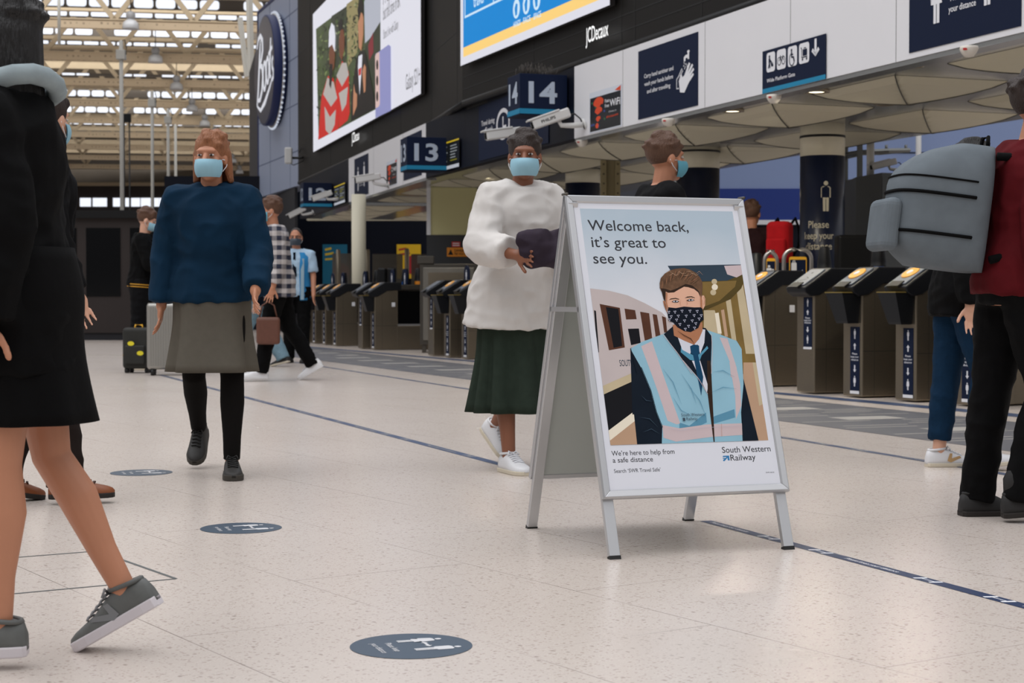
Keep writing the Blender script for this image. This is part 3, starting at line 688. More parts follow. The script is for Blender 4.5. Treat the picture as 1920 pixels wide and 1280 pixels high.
wifi(frR, 1106.3, 1166.0, 173.5, 249, 159, 238, label='black free wifi poster with orange symbol beside the hand sanitiser sign')
wifi(frL, 725.2, 745, 303, 352.5, 298, 344, label='small black wifi poster with orange symbol left of the box reading 13')
# distance signs on the far fascia
o, w, h = fsign('information_sign', frL, 665, 691, 298, 371.5, 288, 363, 'navy sign with two white figures on the fascia left of the small wifi poster')
b = MB(); b.figure(w * .28, h * .15, h * .62, .002); b.figure(w * .72, h * .22, h * .62, .002); b.build('symbols', white, o)
b = MB(); b.text('Please keep', w * .5, h * .32, h * .035, w * .3, .002, 0, None, 'C'); b.text('your distance', w * .5, h * .26, h * .035, w * .3, .002, 0, None, 'C'); b.build('lettering', white, o)
o, w, h = fsign('information_sign', frL, 757, 791, 262, 339, 240, 328, 'plain navy sign half hidden behind the box reading 13')
# travel off-peak sign
pnl = MB().box(0, frM.uv(1030, 250)[0] - frM.uv(899, 250)[0], .03, .80, -.004, 0).build('travel_sign', navy, None, frM.M(frM.uv(899, 250)[0], ZB, .012)); tag(pnl, 'dark navy travel during off-peak hours panel with white clock symbol', 'sign')
b = MB(); ub0 = frM.uv(899, 250)[0]
g = lambda x, y: (frM.uv(x, y)[0] - ub0, frM.uv(x, y)[1] - ZB)
for t, x0, x1, y in (('Travel during', 904.5, 929, 229), ('off-peak', 909, 926, 243), ('hours', 911, 922.5, 256)):
    c, d_ = g(x0, y + 1.5), g(x1, y - 1.5); b.text(t, c[0], (c[1] + d_[1]) / 2 - .03, .07, d_[0] - c[0], .003, 0, None, 'L', .012)
b.build('lettering', white, pnl)
b = MB(); c = g(945, 232.5)
b.stroke([(c[0] + .27 * math.cos(i * .2618), c[1] + .185 * math.sin(i * .2618)) for i in range(25)], .055, .003)
b.stroke([(c[0], c[1] + .1), (c[0], c[1] - .04), (c[0] + .14, c[1] - .04)], .045, .003)
b.build('clock_symbol', white, pnl)

# ------------------------------------------------------------------ platform number boxes
def number_box(pc, yb, yt, num, fr, label, spikes=True):
    inw = -fr.n; al = -fr.u          # towards the platform, and away along the front
    lo, hi = -20.0, 20.0             # slide along the front until the free corner lines up
    for _ in range(60):
        u = (lo + hi) / 2; c = fr.o + fr.u * u + fr.n * .62
        if 960 + c.x / c.y * FPX < pc: lo = u
        else: hi = u
    c = at(pc, yb, c.y); zb = c.z; H = at(pc, yt, c.y).z - zb
    # local axes: X = inward, Y = away, Z = up
    M = Matrix(((inw.x, al.x, 0, c.x), (inw.y, al.y, 0, c.y), (0, 0, 1, zb), (0, 0, 0, 1)))
    e = empty('platform_number_box', M); tag(e, label, 'platform sign')
    Wd, Dp = .60, .47
    MB().box(0, Wd, 0, Dp, 0, H).build('box_body', navy, e, None, .006)
    b = MB(); b.box(-.003, Wd, -.003, 0, .015, .075); b.box(-.003, 0, -.003, Dp, .015, .075); b.build('teal_stripe', teal, e)
    b = MB()
    Mf = Matrix(((1, 0, 0, 0), (0, 0, -1, -.004), (0, 1, 0, 0), (0, 0, 0, 1)))
    b.text(num, .11, .15, .24, .36, 0, 0, Mf, 'L', .025)
    Ms = Matrix(((0, 0, -1, -.004), (-1, 0, 0, Dp), (0, 1, 0, 0), (0, 0, 0, 1)))
    b.text(num, .06, .15, .24, .34, 0, 0, Ms, 'L', .025)
    b.build('lettering', mat('pale number white', (176, 188, 204), .5), e)
    if spikes:
        b = MB()
        for i in range(70):
            x, y = RND.uniform(.02, Wd - .1), RND.uniform(.02, Dp - .02)
            b.tube([(x, y, H), (x + RND.uniform(-.05, .05), y + RND.uniform(-.05, .05), H + RND.uniform(.07, .15))], .003, 4)
        b.build('bird_spikes', mat('dull wire', (70, 64, 58), .6), e)
    return e
number_box(974.5, 214.7, 137, '14', frM, 'navy platform box reading 14 with bristling bird spikes on top')
number_box(763, 319, 256, '13', frL, 'navy platform box reading 13 beside a departure screen', False)
number_box(569, 388, 342, '12', frLL, 'navy platform box reading 12 partly behind a white camera', False)
o = at(476, 412, 59.58)
e = empty('platform_number_box', T(o.x, 59.58, o.z)); tag(e, 'tiny far navy platform box reading 11 left of the plaid shirted man', 'platform sign')
MB().box(-.12, .5, 0, .4, 0, .36).build('box_body', navy, e); b = MB(); b.text('11', .0, .06, .22, .3, 0, 0, Matrix(((1, 0, 0, 0), (0, 0, -1, -.01), (0, 1, 0, 0), (0, 0, 0, 1))), 'L', .02); b.build('lettering', white, e)
MB().box(-.12, .5, -.004, 0, .0, .04).build('teal_stripe', teal, e)
# departure screens beside the boxes
dep = mat('departure screen', (26, 30, 34), .3, emit=.5)
def departure(fr, *q, label):
    o, w, h = fsign('departure_screen', fr, *q, label=label, cat='departure screen', m=blackp, n=.03)
    MB().rect(w * .02, w * .98, h * .16, h * .9, .001).build('screen_panel', dep, o)
    MB().rect(w * .02, w * .98, h * .93, h * .985, .001).build('yellow_strip', mat('screen yellow', (220, 190, 40), .5, emit=.6), o)
    MB().rect(w * .02, w * .98, h * .02, h * .14, .001).build('white_strip', mat('screen white strip', (210, 214, 224), .5, emit=.6), o)
    b = MB()
    for i in range(6):
        for j in range(2): b.rect(w * (.08 + .45 * j), w * (.08 + .45 * j + RND.uniform(.2, .38)), h * (.78 - .1 * i), h * (.82 - .1 * i), .002, RND.choice((0, 0, 1)))
    b.poly([(w * .05, h * .28), (w * .16, h * .28), (w * .105, h * .45)], .002, 2)
    b.build('timetable_lines', [mat('screen grey', (150, 156, 160), .5, emit=.6), mat('screen olive', (140, 136, 40), .5, emit=.6), mat('screen red', (190, 30, 30), .5, emit=.8)], o)
departure(frM, 829.5, 865, 270, 323, 257, 312, label='departure screen just right of the box reading 13')
departure(frLL, 629, 650, 351, 387.5, 340, 378, label='smaller farther departure screen left of the far two figure sign')

# ------------------------------------------------------------------ cameras on brackets
def cctv(px, py, Y, length, yaw, pitch, label, name='security_camera', fr=None, text=None):
    """px,py is the middle of the housing; with a wall frame the bracket foot is set on that wall."""
    if fr:
        lo, hi = 8.0, 60.0
        for _ in range(50):
            Y = (lo + hi) / 2; q = at(px, py, Y) + (RZ(yaw) @ RY(pitch)) @ Vector((.765 * length, 0, -.17 * length / .42))
            if (q - fr.o).dot(fr.n) > 0: lo = Y
            else: hi = Y
    p = at(px, py, Y)
    e = empty(name, T(p.x, p.y, p.z) @ RZ(yaw) @ RY(pitch)); tag(e, label, 'security camera', 'white bullet cameras on the platform front')
    L = length; k = L / .42
    b = MB(); b.box(-L / 2, L / 2, -.06 * k, .06 * k, -.05 * k, .055 * k); b.build('camera_housing', camw, e, None, .018 * k, 3)
    b = MB(); b.box(-L / 2 - .045 * k, L / 2 - .1 * k, -.068 * k, .068 * k, .05 * k, .07 * k); b.build('sun_shield', camw, e, None, .006 * k)
    b = MB(); b.box(-L / 2 - .004, -L / 2, -.045 * k, .045 * k, -.035 * k, .04 * k); b.lathe([(.03 * k, 0), (.03 * k, .012)], 16, 0, T(-L / 2 - .004, 0, 0) @ RY(-math.pi / 2)); b.build('camera_lens', glassy, e)
    b = MB(); b.tube([(L * .18, 0, -.05 * k), (L * .2, 0, -.1 * k), (L * .45, .0, -.14 * k), (L * .72, 0, -.17 * k)], [.022 * k, .025 * k, .03 * k, .032 * k], 10); b.lathe([(.06 * k, 0), (.06 * k, .02 * k)], 16, 0, T(L * .74, 0, -.17 * k) @ RY(math.pi / 2)); b.build('bracket', camw, e)
    b = MB(); b.tube([(L * .45, 0, -.02), (L * .62, .01, -.03 * k), (L * .72, .01, -.1 * k), (L * .74, 0, -.22 * k)], .009 * k, 6); b.build('cable', cable, e)
    if text: MB().text(text, -L * .28, -.012 * k, .03 * k, .16 * k, 0, 0, Matrix(((1, 0, 0, 0), (0, 0, -1, -.0615 * k), (0, 1, 0, 0), (0, 0, 0, 1))), 'L', .02).build('lettering', black, e)
    return e
cctv(1033, 223, 19.3, .46, math.radians(8), math.radians(-20), fr=frM, label= 'white bullet camera in front of the box reading 14', text='PHILIPS')
cctv(944, 251, 20.6, .46, math.radians(12), math.radians(-9), fr=frM, label= 'white bullet camera below and left of the box reading 14')
cctv(690, 334, 28.5, .44, math.radians(10), math.radians(-10), fr=frL, label= 'white bullet camera in front of the far two figure sign')
cctv(604, 367, 39.0, .42, math.radians(12), math.radians(-20), fr=frLL, label= 'white bullet camera in front of the box reading 12')
cctv(557, 398, 42.0, .42, math.radians(10), math.radians(-28), fr=frLL, label= 'white bullet camera below the box reading 12')
# speaker-like camera on the cladding corner
p = at(541, 292, 39.6); e = empty('wall_speaker', T(p.x, p.y, p.z)); tag(e, 'white oblong wall unit on a black arm at the cladding corner', 'wall speaker')
MB().box(-.09, .09, -.06, .06, -.19, .2).build('speaker_box', camw, e, None, .04, 3); b = MB(); b.tube([(.08, 0, -.05), (.3, 0, -.05), (.38, .1, 0)], .03, 8); b.tube([(.05, 0, -.18), (.12, 0, -.22), (.34, .03, -.12), (.36, .06, .12), (.3, .06, .2), (.24, .06, .08)], .012, 6); b.build('bracket', cable, e)

# ------------------------------------------------------------------ grey kiosk, ladder and camera behind the right-hand gates
kg = mat('dark grey kiosk paint', (66, 70, 72), .45, noise=.03, nscale=2)
p = at(1605, 332, 19.5); q = at(1654, 329, 18.8); r_ = at(1752, 330, 19.4)
zt = p.z
e = empty('equipment_kiosk', T(p.x, 19.5, 0)); tag(e, 'tall dark grey kiosk standing behind the right-hand ticket gates', 'kiosk')
pl = [(0, 0), (q.x - p.x, 18.8 - 19.5), (r_.x - p.x, 19.2 - 19.5), (r_.x - p.x - .1, 1.0), (.05, 1.0)]
MB().prism(pl, 0, zt).build('kiosk_body', kg, e); 
d = Vector((q.x - p.x, -.7, 0)); MB().box(-.002, .002, 0, .004, .1, zt - .05, 0, T(q.x - p.x, -.7, 0)).build('corner_seam', black, e)
MB().ball((d.x * .55, d.y * .55 - .01, zt - .42), .012, 8, 5).build('lock', steel, e)
o = cctv(1657, 308, 19.6, .30, math.radians(4), math.radians(-14), 'white camera on a post above the dark grey kiosk')
p = at(1632, 310, 19.7); b = MB(); b.tube([(0, 0, zt + .001), (0, 0, ZB - .05)], .045, 12); o = b.build('camera_post', camw, None, T(p.x, 19.7, 0)); tag(o, 'white post rising from the grey kiosk beside the camera', 'post')
galv = mat('galvanised steel', (112, 114, 112), .45, .6)
p = at(1586, 300, 21.2); q = at(1612, 300, 20.8)
e = empty('caged_ladder', T(p.x, 21.2, 0)); tag(e, 'galvanised caged ladder between the navy column and grey kiosk', 'ladder')
dx, dy = q.x - p.x, -.4
for x, y, w in ((0, 0, .045), (dx, dy, .06)): MB().box(x - w / 2, x + w / 2, y - .03, y + .03, .0, ZB).build('stile', galv, e)
for k in range(9): MB().tube([(0, 0, .3 + k * .29), (dx, dy, .3 + k * .29)], .014, 8).build('rung', galv, e)
hp = at(1700, 283, 20.7)
b = MB(); zc = hp.z
b.tube([(0, 0, zc), (.1, -.32, zc), (.42, -.55, zc), (.68, -.5, zc + .01), (.70, -.3, zc + .03), (.42, .0, zc + .02), (.08, .05, zc + .02)], .028, 4, 0, None, False, True); b.build('safety_hoop', galv, e)
for x in (.42, .66): MB().tube([(x, -.4, zc), (x, -.4, ZB)], .018, 6).build('hoop_hanger', galv, e)
# ------------------------------------------------------------------ ticket gates
bin_m = mat('ticket bin plastic', (18, 20, 24), .42, spec=.35); cons = mat('console plastic', (17, 19, 24), .42, spec=.35); conl = mat('console reader grey', (96, 102, 112), .4)
rimy = mat('reader yellow', (236, 170, 70), .45)
def sticker(e, z0, z1, y0, y1):
    # on the end face, facing -X
    Ms = Matrix(((0, 0, -1, -.003), (-1, 0, 0, y1), (0, 1, 0, z0), (0, 0, 0, 1)))
    w, h = y1 - y0, z1 - z0
    st = MB().box(0, w, 0, h, -.002, 0, 0, Ms).build('distance_sticker', navy, e)
    b = MB(); c = w * .5
    b.figure(c, h * .82, h * .15, .001, 0, Ms); b.arrow(c, h * .66, c, h * .76, .016, .001, 0, Ms)
    for k, t in enumerate(('Please', 'keep your', 'distance')): b.text(t, c, h * (.585 - .045 * k), .016, w * (.55, .85, .75)[k], .001, 0, Ms, 'C', .01)
    b.arrow(c, h * .43, c, h * .32, .016, .001, 0, Ms); b.figure(c, h * .11, h * .16, .001, 0, Ms, True)
    b.rect(0, w, 0, h * .045, .001, 0, Ms)
    b.build('lettering', white, st)
def make_gate(kind, wide=False, tagsq=True):
    """local X runs into the gate line, Y away along the line, Z up; origin at the near front foot"""
    e = empty('ticket_gate')
    Wg, Lg = .27, 1.75
    b = MB(); b.box(0, .40, 0, Wg, .012, .99); b.build('front_pedestal', steel, e, None, .012)
    b = MB(); b.box(.012, .40, -.001, 0, .40, .404); b.box(.13, .133, -.001, 0, .02, .98); b.build('pedestal_seam', seam if False else steel_dk, e)
    b = MB(); b.box(.40, 1.35, .02, Wg - .02, .012, .40); b.build('gate_base', steel, e, None, .01)
    b = MB(); b.box(.40, 1.35, .03, Wg - .03, .40, .43); b.build('base_cap', alu, e)
    b = MB(); b.box(1.35, Lg, 0, Wg, .012, 1.0); b.build('rear_pedestal', steel_dk, e, None, .012)
    b = MB(); b.box(.40, 1.35, .06, Wg - .06, .43, .98); b.build('flap_housing', glassy, e)
    b = MB(); b.box(.38, Lg, .01, Wg - .01, 1.0, 1.085); b.build('top_rail', steel_dk, e, None, .01)
    Mp = Matrix(((1, 0, 0, 0), (0, 0, -1, Wg + .012), (0, 1, 0, 0), (0, 0, 0, 1)))
    prof = [(-.10, .905), (-.115, .95), (.17, 1.125), (.46, 1.125), (.46, .995), (.22, .98), (.06, .885), (-.04, .87)]
    cs = MB().prism(prof, 0, Wg + .024, 0, Mp).build('console', cons, e, None, .012)
    # sloped reader plate and disc
    a = math.atan2(1.125 - .95, .285)
    Mr = T(-.115, 0, .95) @ RY(-a)
    rp = MB().box(.03, .30, .025, Wg - .025, .0, .012, 0, Mr).build('reader_plate', conl, cs, None, .004)
    if kind == 'bin':
        MB().lathe([(.082, .012), (.082, .018), (.07, .022), (.001, .022)], 28, 0, Mr @ T(.2, Wg / 2, 0)).build('reader_disc', rimy, cs)
        MB().lathe([(.03, .0225), (.03, .025), (.001, .025)], 18, 0, Mr @ T(.2, Wg / 2, 0)).build('reader_symbol', white, cs)
    else:
        b = MB(); b.stroke([(.06 + .1 * (k / 8), Wg / 2 + .05 * math.sin(k / 8 * math.pi * 2)) for k in range(9)], .008, .014, 0, Mr); b.disc(.23, Wg / 2, .012, .014, 12, 0, Mr); b.build('reader_symbol', black, cs)
    MB().box(-.02, .06, .06, Wg - .06, .0, .02, 0, Mr).build('ticket_slot', black, cs)
    # sensor post
    sp_ = MB().lathe([(.072, 1.085), (.075, 1.15), (.07, 1.16), (.068, 1.2), (.052, 1.345), (.046, 1.36), (.02, 1.365)], 22, 0, T(.80, Wg / 2, 0)).build('sensor_post', blackp, e)
    b = MB(); b.add([(.80 + .0765 * math.cos(t), Wg / 2 + .0765 * math.sin(t), z) for z in (1.09, 1.145) for t in [math.radians(200 + 12 * k) for k in range(7)]], [(k, k + 1, k + 8, k + 7) for k in range(6)]); b.build('post_label', orange if kind == 'bin' else mat('blue label', (30, 80, 150), .5), sp_)
    if tagsq: MB().rect(.29, .35, .72, .79, .013, 0, Matrix(((1, 0, 0, 0), (0, 0, -1, 0), (0, 1, 0, 0), (0, 0, 0, 1)))).build('square_label', white if not wide else white, e)
    if kind == 'bin':
        sticker(e, .035, .61, .03, .16)
        rings = []
        for z, x0, y0, y1 in ((.64, -.11, .05, .21), (.66, -.12, .045, .215), (.90, -.20, .01, .25), (.90, -.185, .02, .24), (.70, -.10, .06, .20)):
            rings.append([(-.004, y0, z), (-.004, y1, z), (x0, y1, z), (x0, y0, z)])
        tb = MB().loft(rings, 0, None, True, False).build('ticket_bin', bin_m, e)
        MB().box(-.205, -.0, .005, .255, .90, .908).box(-.19, -.01, .02, .24, .899, .9085).build('bin_rim', mat('brassy rim', (150, 130, 70), .4, .4), tb)
    else:
        sticker(e, .40, .865, .03, .16)
    return e
def paddle_sign(e):
    # rounded navy board with a white figure, facing the queue
    Ms = Matrix(((0, 0, -1, .56), (-1, 0, 0, .25), (0, 1, 0, 1.085), (0, 0, 0, 1)))
    pts = [(0, 0)] + [(.115 + .115 * math.cos(math.radians(180 - 15 * k)), .15 + .115 * math.sin(math.radians(180 - 15 * k))) for k in range(13)] + [(.23, 0)]
    o = MB().prism(pts, -.02, 0, 0, Ms).build('paddle_board', navy, e)
    MB().figure(.115, .01, .19, .002, 0, Ms).build('board_figure', white, o)
ANG = math.radians(20)
g_bin = make_gate('bin'); g_high = make_gate('high')
g_binp = copy_tree(g_bin); paddle_sign(g_binp)
g_highp = copy_tree(g_high); paddle_sign(g_highp)
def put(src, px, py, label, ang=ANG, first=[]):
    o = src if src not in first else copy_tree(src)
    if o is src: first.append(src)
    p = G(px, py); o.matrix_basis = T(p.x, p.y, 0) @ RZ(ang); tag(o, label, 'ticket gate', 'ticket gates across the platform entrances')
    return o
L_ = 'steel ticket gate '
put(g_binp, 573, 642.8, L_ + 'at the far end beside the blue vested man')
put(g_binp, 591, 644.6, L_ + 'second from the man in the blue vest')
put(g_binp, 610, 646.9, L_ + 'third from the man in the blue vest')
put(g_binp, 630, 649.1, L_ + 'fourth from the blue vested man, before the wide gap')
put(g_highp, 679, 654.4, L_ + 'without a bin just after the wide gap in the far row')
put(g_binp, 702.5, 656.3, L_ + 'with a bin between the wide gap and the steel cabinet')
put(g_highp, 812.5, 667.9, L_ + 'with a full height sticker right in front of the steel cabinet')
put(g_bin, 843, 670.9, L_ + 'with a bin between the steel cabinet and the woman in green skirt')
put(g_bin, 876.5, 674, L_ + 'partly hidden by the woman in the white shirt')
AR = math.radians(25)
gw = make_gate('bin', True); put(gw, 1431, 726, L_ + 'at the wide passage just right of the welcome board', AR)
gh = put(g_high, 1526, 739.4, L_ + 'with a tall sticker, right of the luggage and bicycle hoop', AR)
put(g_bin, 1615.5, 746.7, L_ + 'with a bin in front of the dark grey kiosk', AR)
put(g_bin, 1716.5, 754.8, L_ + 'with a bin just left of the blue jeans', AR)
put(g_bin, 1829, 763.5, L_ + 'behind the jeans and dark boots at the near end', AR)
# hoop barriers of the wide gate
hoop_m = mat('satin steel tube', (176, 172, 168), .3, .85)
def hoop(pl, pr, pt, pb, Y, label, kind):
    a = at(pl, pb, Y); c = at(pr, pt, Y); w = c.x - a.x; r = .1
    e = empty('hoop_barrier', T(a.x, Y, 0)); tag(e, label, 'barrier'); zt, zb = c.z - .02, .45
    path = [(.02, 0, zb)] + [(.02 + r + r * math.cos(math.radians(180 - 15 * k)), 0, zt - r + r * math.sin(math.radians(180 - 15 * k))) for k in range(7)]
    path += [(w - .02 - r + r * math.cos(math.radians(90 - 15 * k)), 0, zt - r + r * math.sin(math.radians(90 - 15 * k))) for k in range(7)] + [(w - .02, 0, zb)]
    path = [p for i, p in enumerate(path)]
    MB().tube(path, .022, 10).build('hoop_frame', hoop_m, e)
    MB().box(.02, w - .02, -.006, .006, zb, zt - .28).build('hoop_panel', glassy, e)
    MB().tube([(.02, 0, .02), (.02, 0, zb)], .03, 10).build('hinge_post', blackp, e)
    # sign
    sw = w * .56; x0 = (w - sw) / 2; z1 = zt - .075; z0 = z1 - .30
    Mf = Matrix(((1, 0, 0, x0), (0, 0, -1, -.022), (0, 1, 0, z0), (0, 0, 0, 1)))
    b = MB(); b.rrect(0, sw, 0, .30, .02, 0, 0, Mf); s_ = b.build('hoop_sign', yellow, e)
    b = MB(); b.rect(sw * .05, sw * .95, .02, .27, .001, 0, Mf); b.build('sign_face', navy, s_)
    b = MB()
    if kind == 'bike':
        b.rrect(sw * .12, sw * .42, .14, .24, .01, .002, 0, Mf); b.stroke([(sw * .22, .24), (sw * .22, .26), (sw * .32, .26), (sw * .32, .24)], .008, .002, 0, Mf)
        for x in (.50, .78): b.stroke([(sw * x + .032 * math.cos(k * .524), .08 + .032 * math.sin(k * .524)) for k in range(13)], .007, .002, 0, Mf)
        b.stroke([(sw * .5, .08), (sw * .57, .14), (sw * .72, .135), (sw * .64, .08), (sw * .57, .14), (sw * .56, .16)], .008, .002, 0, Mf); b.stroke([(sw * .78, .08), (sw * .72, .15), (sw * .76, .165)], .008, .002, 0, Mf)
    else:
        b.figure(sw * .28, .06, .17, .002, 0, Mf); b.figure(sw * .72, .06, .13, .002, 0, Mf)
    b.build('symbols', white, s_)
    for x in (x0 - .04, x0 + sw + .04): MB().box(x - .02, x + .02, -.03, .01, z0 + .07, z0 + .14).build('sign_clip', steel, e, None, .008)
    return e
hoop(1430, 1460, 467, 520, 17.5, 'narrow steel hoop barrier with a small navy family sign', 'fam')
hoop(1466, 1525, 464, 520, 17.3, 'wide steel hoop barrier with luggage and bicycle sign', 'bike')
p = at(1419, 500, 17.6); o = MB().lathe([(.07, 0), (.07, 1.1), (.065, 1.11), (.055, 1.32), (.02, 1.335)], 20).build('black_bollard', blackp, None, T(p.x, 17.6, 0)); tag(o, 'slim black sensor bollard just right of the welcome board', 'bollard')
# black paddle housing behind gates on the right
p = at(1572, 440, 17.6); q = at(1636, 440, 17.6); o = MB().box(0, q.x - p.x, 0, .25, 0, p.z).build('gate_cabinet', blackp, None, T(p.x, 17.6, 0), .03, 3); tag(o, 'black box cabinet between the ladder and dark grey kiosk', 'cabinet')
# dark housings behind the far gates
for i, (a, c) in enumerate(((708, 724), (726, 742))):
    p = at(a, 502, 29.8); q = at(c, 502, 29.8); o = MB().box(0, q.x - p.x, 0, .3, 0, p.z).build('gate_cabinet', blackp, None, T(p.x, 29.8, 0), .03, 2)
    tag(o, ['black gate housing behind the gate with a bin at the wide gap', 'black gate housing nearest the steel cabinet in the far row'][i], 'cabinet')
# steel equipment cabinet
p = at(787.5, 655, 26.35)
cabm = mat('mottled steel door', (138, 134, 126), .4, .7, noise=.2, nscale=5); 
e = empty('equipment_cabinet', T(p.x, 26.35, 0) @ RZ(math.radians(2))); tag(e, 'wide two door steel equipment cabinet beside the beige pillar', 'cabinet')
MB().box(0, 1.75, 0, .55, .13, 1.40).build('cabinet_body', steel_dk, e, None, .01)
for k in range(2):
    d_ = MB().box(.05 + .84 * k, .05 + .84 * k + .80, -.025, 0, .2, 1.34).build('door', cabm, e, None, .008)
    MB().box(.13 + .84 * k, .05 + .84 * k + .72, -.03, -.024, .28, 1.26).build('door_panel', steel, d_)
    MB().box(.70 + .2 * k, .73 + .2 * k, -.06, -.02, .95, 1.15).build('handle', alu, d_, None, .008)
MB().box(-.04, .22, -.03, .5, 1.40, 1.52).build('cap_box', steel_dk, e, None, .008)
for x in (.03, 1.6):
    for y in (.03, .45): MB().box(x, x + .06, y, y + .06, 0, .13).build('leg', steel_dk, e)
# ------------------------------------------------------------------ floor markings
def strip(name, pts0, pts1, m, z=.002):
    b = MB(); A = [G(*p) for p in pts0]; B = [G(*p) for p in pts1]
    n = len(A); b.add([(p.x, p.y, z) for p in B] + [(p.x, p.y, z) for p in A], [(i, i + 1, n + i + 1, n + i) for i in range(n - 1)])
    return b.build(name, m)
matg = mat('grey floor vinyl', (98, 99, 105), .4, noise=.06, nscale=3); matl = mat('pale floor print', (176, 172, 166), .4)
# polyline centre of the printed band
top = [(540, 647), (573.8, 650.6), (888.8, 684.4), (1459.6, 746), (1920, 792.7), (2150, 816)]
bot = [(540, 668), (577.5, 673), (885, 712.5), (1465, 789.5), (1920, 849.6), (2150, 883)]
ms = strip('floor_banner', top, bot, matg, .0015); tag(ms, 'long grey printed floor banner in front of the ticket gates', 'floor graphic')
A = [G(*p) for p in top]; B = [G(*p) for p in bot]
b = MB()
def lerp_poly(P, s):
    Ls = [(P[i + 1] - P[i]).length for i in range(len(P) - 1)]; t = s * sum(Ls)
    for i, l in enumerate(Ls):
        if t <= l or i == len(Ls) - 1: return P[i].lerp(P[i + 1], t / l)
        t -= l
N = 40
for k in range(N):
    s = (k + .5) / N
    def P(ds, t): 
        s2 = min(1, max(0, s + ds / N)); a = lerp_poly(A, s2); nn = Vector((-.94, -.342, 0)); best = None
        for i in range(len(B) - 1):
            e_ = B[i + 1] - B[i]; den = nn.x * e_.y - nn.y * e_.x
            if abs(den) < 1e-9: continue
            w_ = B[i] - a; tt = (w_.x * e_.y - w_.y * e_.x) / den; uu = (w_.x * nn.y - w_.y * nn.x) / den
            if -.01 <= uu <= 1.01 and tt > 0 and (best is None or tt < best): best = tt
        q = a + nn * (best or 1.0) * t; return (q.x, q.y, .0022)
    quad = lambda d0, d1, t0, t1: b.add([P(d0, t0), P(d0, t1), P(d1, t1), P(d1, t0)], [(0, 1, 2, 3)])
    if k % 2 == 0: quad(-.25, .25, .33, .66)
    else:
        quad(-.35, -.29, .08, .42); quad(.1, .16, .56, .9); quad(-.1, -.04, .2, .5)
    quad(.38, .44, .1, .4); quad(.38, .44, .58, .95)
b.build('floor_print', matl, ms)
tapem = mat('blue grey floor tape', (58, 74, 104), .42, noise=.05, nscale=6); taped = mat('navy floor tape', (40, 56, 88), .42)
def tape(name, p0, p1, width, m, label, marks=True, group=None, at_px=None):
    a, c = G(*p0), G(*p1); d = (c - a); L = d.length; d.normalize(); n = Vector((-d.y, d.x, 0))
    M = Matrix(((d.x, n.x, 0, a.x), (d.y, n.y, 0, a.y), (0, 0, 1, 0), (0, 0, 0, 1)))
    o = MB().rect(0, L, -width / 2, width / 2, .0012).build(name, m, None, M); tag(o, label, 'floor tape', group)
    if marks:
        b = MB(); x = .25; k = 0
        def along(px):
            lo, hi = 0.0, L
            for _ in range(50):
                md = (lo + hi) / 2; q = a + d * md
                if 960 + q.x / q.y * FPX < px: lo = md
                else: hi = md
            return lo
        def pair(xx):
            for s_ in (-1, 1): b.stroke([(xx + s_ * .040 - .006, -width * .40), (xx + s_ * .040 + .006, width * .40)], .017, .0018)
            b.stroke([(xx - .03, 0), (xx + .03, 0)], width * .09, .0018)
        for q_ in at_px or ():
            if len(q_) == 2: x0_, x1_ = along(q_[0]), along(q_[1]); b.text('Please keep your distance', x0_, -width * .16, width * .36, x1_ - x0_, .0018, 0, None, 'L', .01)
            else: pair(along(q_[0]))
        if at_px: x = L
        while x < L - .8:
            if k % 3 == 0: b.text('Please keep your distance', x, -width * .16, width * .36, width * 8.5, .0018, 0, None, 'L', .01); x += width * 8.5 + .22
            else:
                pair(x)
                x += .42
            k += 1
        b.build('lettering', matl if m == tapem else white, o)
    return o
tape('floor_tape', (300, 702.5), (1040, 897), .06, tapem, 'blue floor tape crossing the concourse left of the welcome board')
tape('floor_tape', (1323, 976.5), (2080, 1179), .05, taped, 'navy keep your distance tape starting beneath the welcome board', at_px=((1336, 1404), (1443,), (1541,), (1589, 1688), (1743,), (1878,), (1925, 2040)))
tape('floor_tape', (520, 674), (1200, 779), .06, tapem, 'blue floor tape between the grey banner and plaid shirted man')
tape('floor_tape', (1400, 809), (2080, 921), .06, tapem, 'blue floor tape passing under the white gold sneaker')
b1 = strip('floor_line', [(540, 645.5), (573.8, 649), (889, 676), (1456, 735), (1920, 777), (2150, 797)], [(540, 647.3), (573.8, 651), (889, 678.5), (1456, 739), (1920, 783), (2150, 804)], tapem, .0018); tag(b1, 'blue grey floor line running along the feet of the ticket gates', 'floor line')
stk = mat('slate blue vinyl sticker', (62, 78, 94), .4, noise=.10, nscale=9); stkw = mat('white vinyl print', (206, 206, 208), .45)
def sticker_disc(px, py, label):
    p = G(px, py); M = T(p.x, p.y, 0) @ RZ(math.radians(-70))
    o = MB().add([(.15 * math.cos(k * math.pi / 30), .15 * math.sin(k * math.pi / 30), .0012) for k in range(60)], [tuple(range(60))]).build('floor_sticker', stk, None, M); tag(o, label, 'floor sticker', 'round keep your distance floor stickers')
    b = MB(); b.text('Please keep', 0.005, -.055, .016, .10, .002, 0, None, 'C', .006); b.text('your distance', 0.005, -.09, .016, .115, .002, 0, None, 'C', .006); b.build('lettering', stkw, o)
    b = MB(); b.figure(-.055, -.02, .115, .002, 0, None, True); b.figure(.05, -.005, .118, .002); b.arrow(-.03, .04, .025, .04, .008, .002, 0, None, True); b.build('symbols', stkw, o)
sticker_disc(771, 1211, 'round slate floor sticker nearest the lens with white figures')
sticker_disc(452, 990, 'round slate floor sticker in front of the black laced trainer')
sticker_disc(265, 886, 'faded round floor sticker behind the brown shoes, farthest of three')
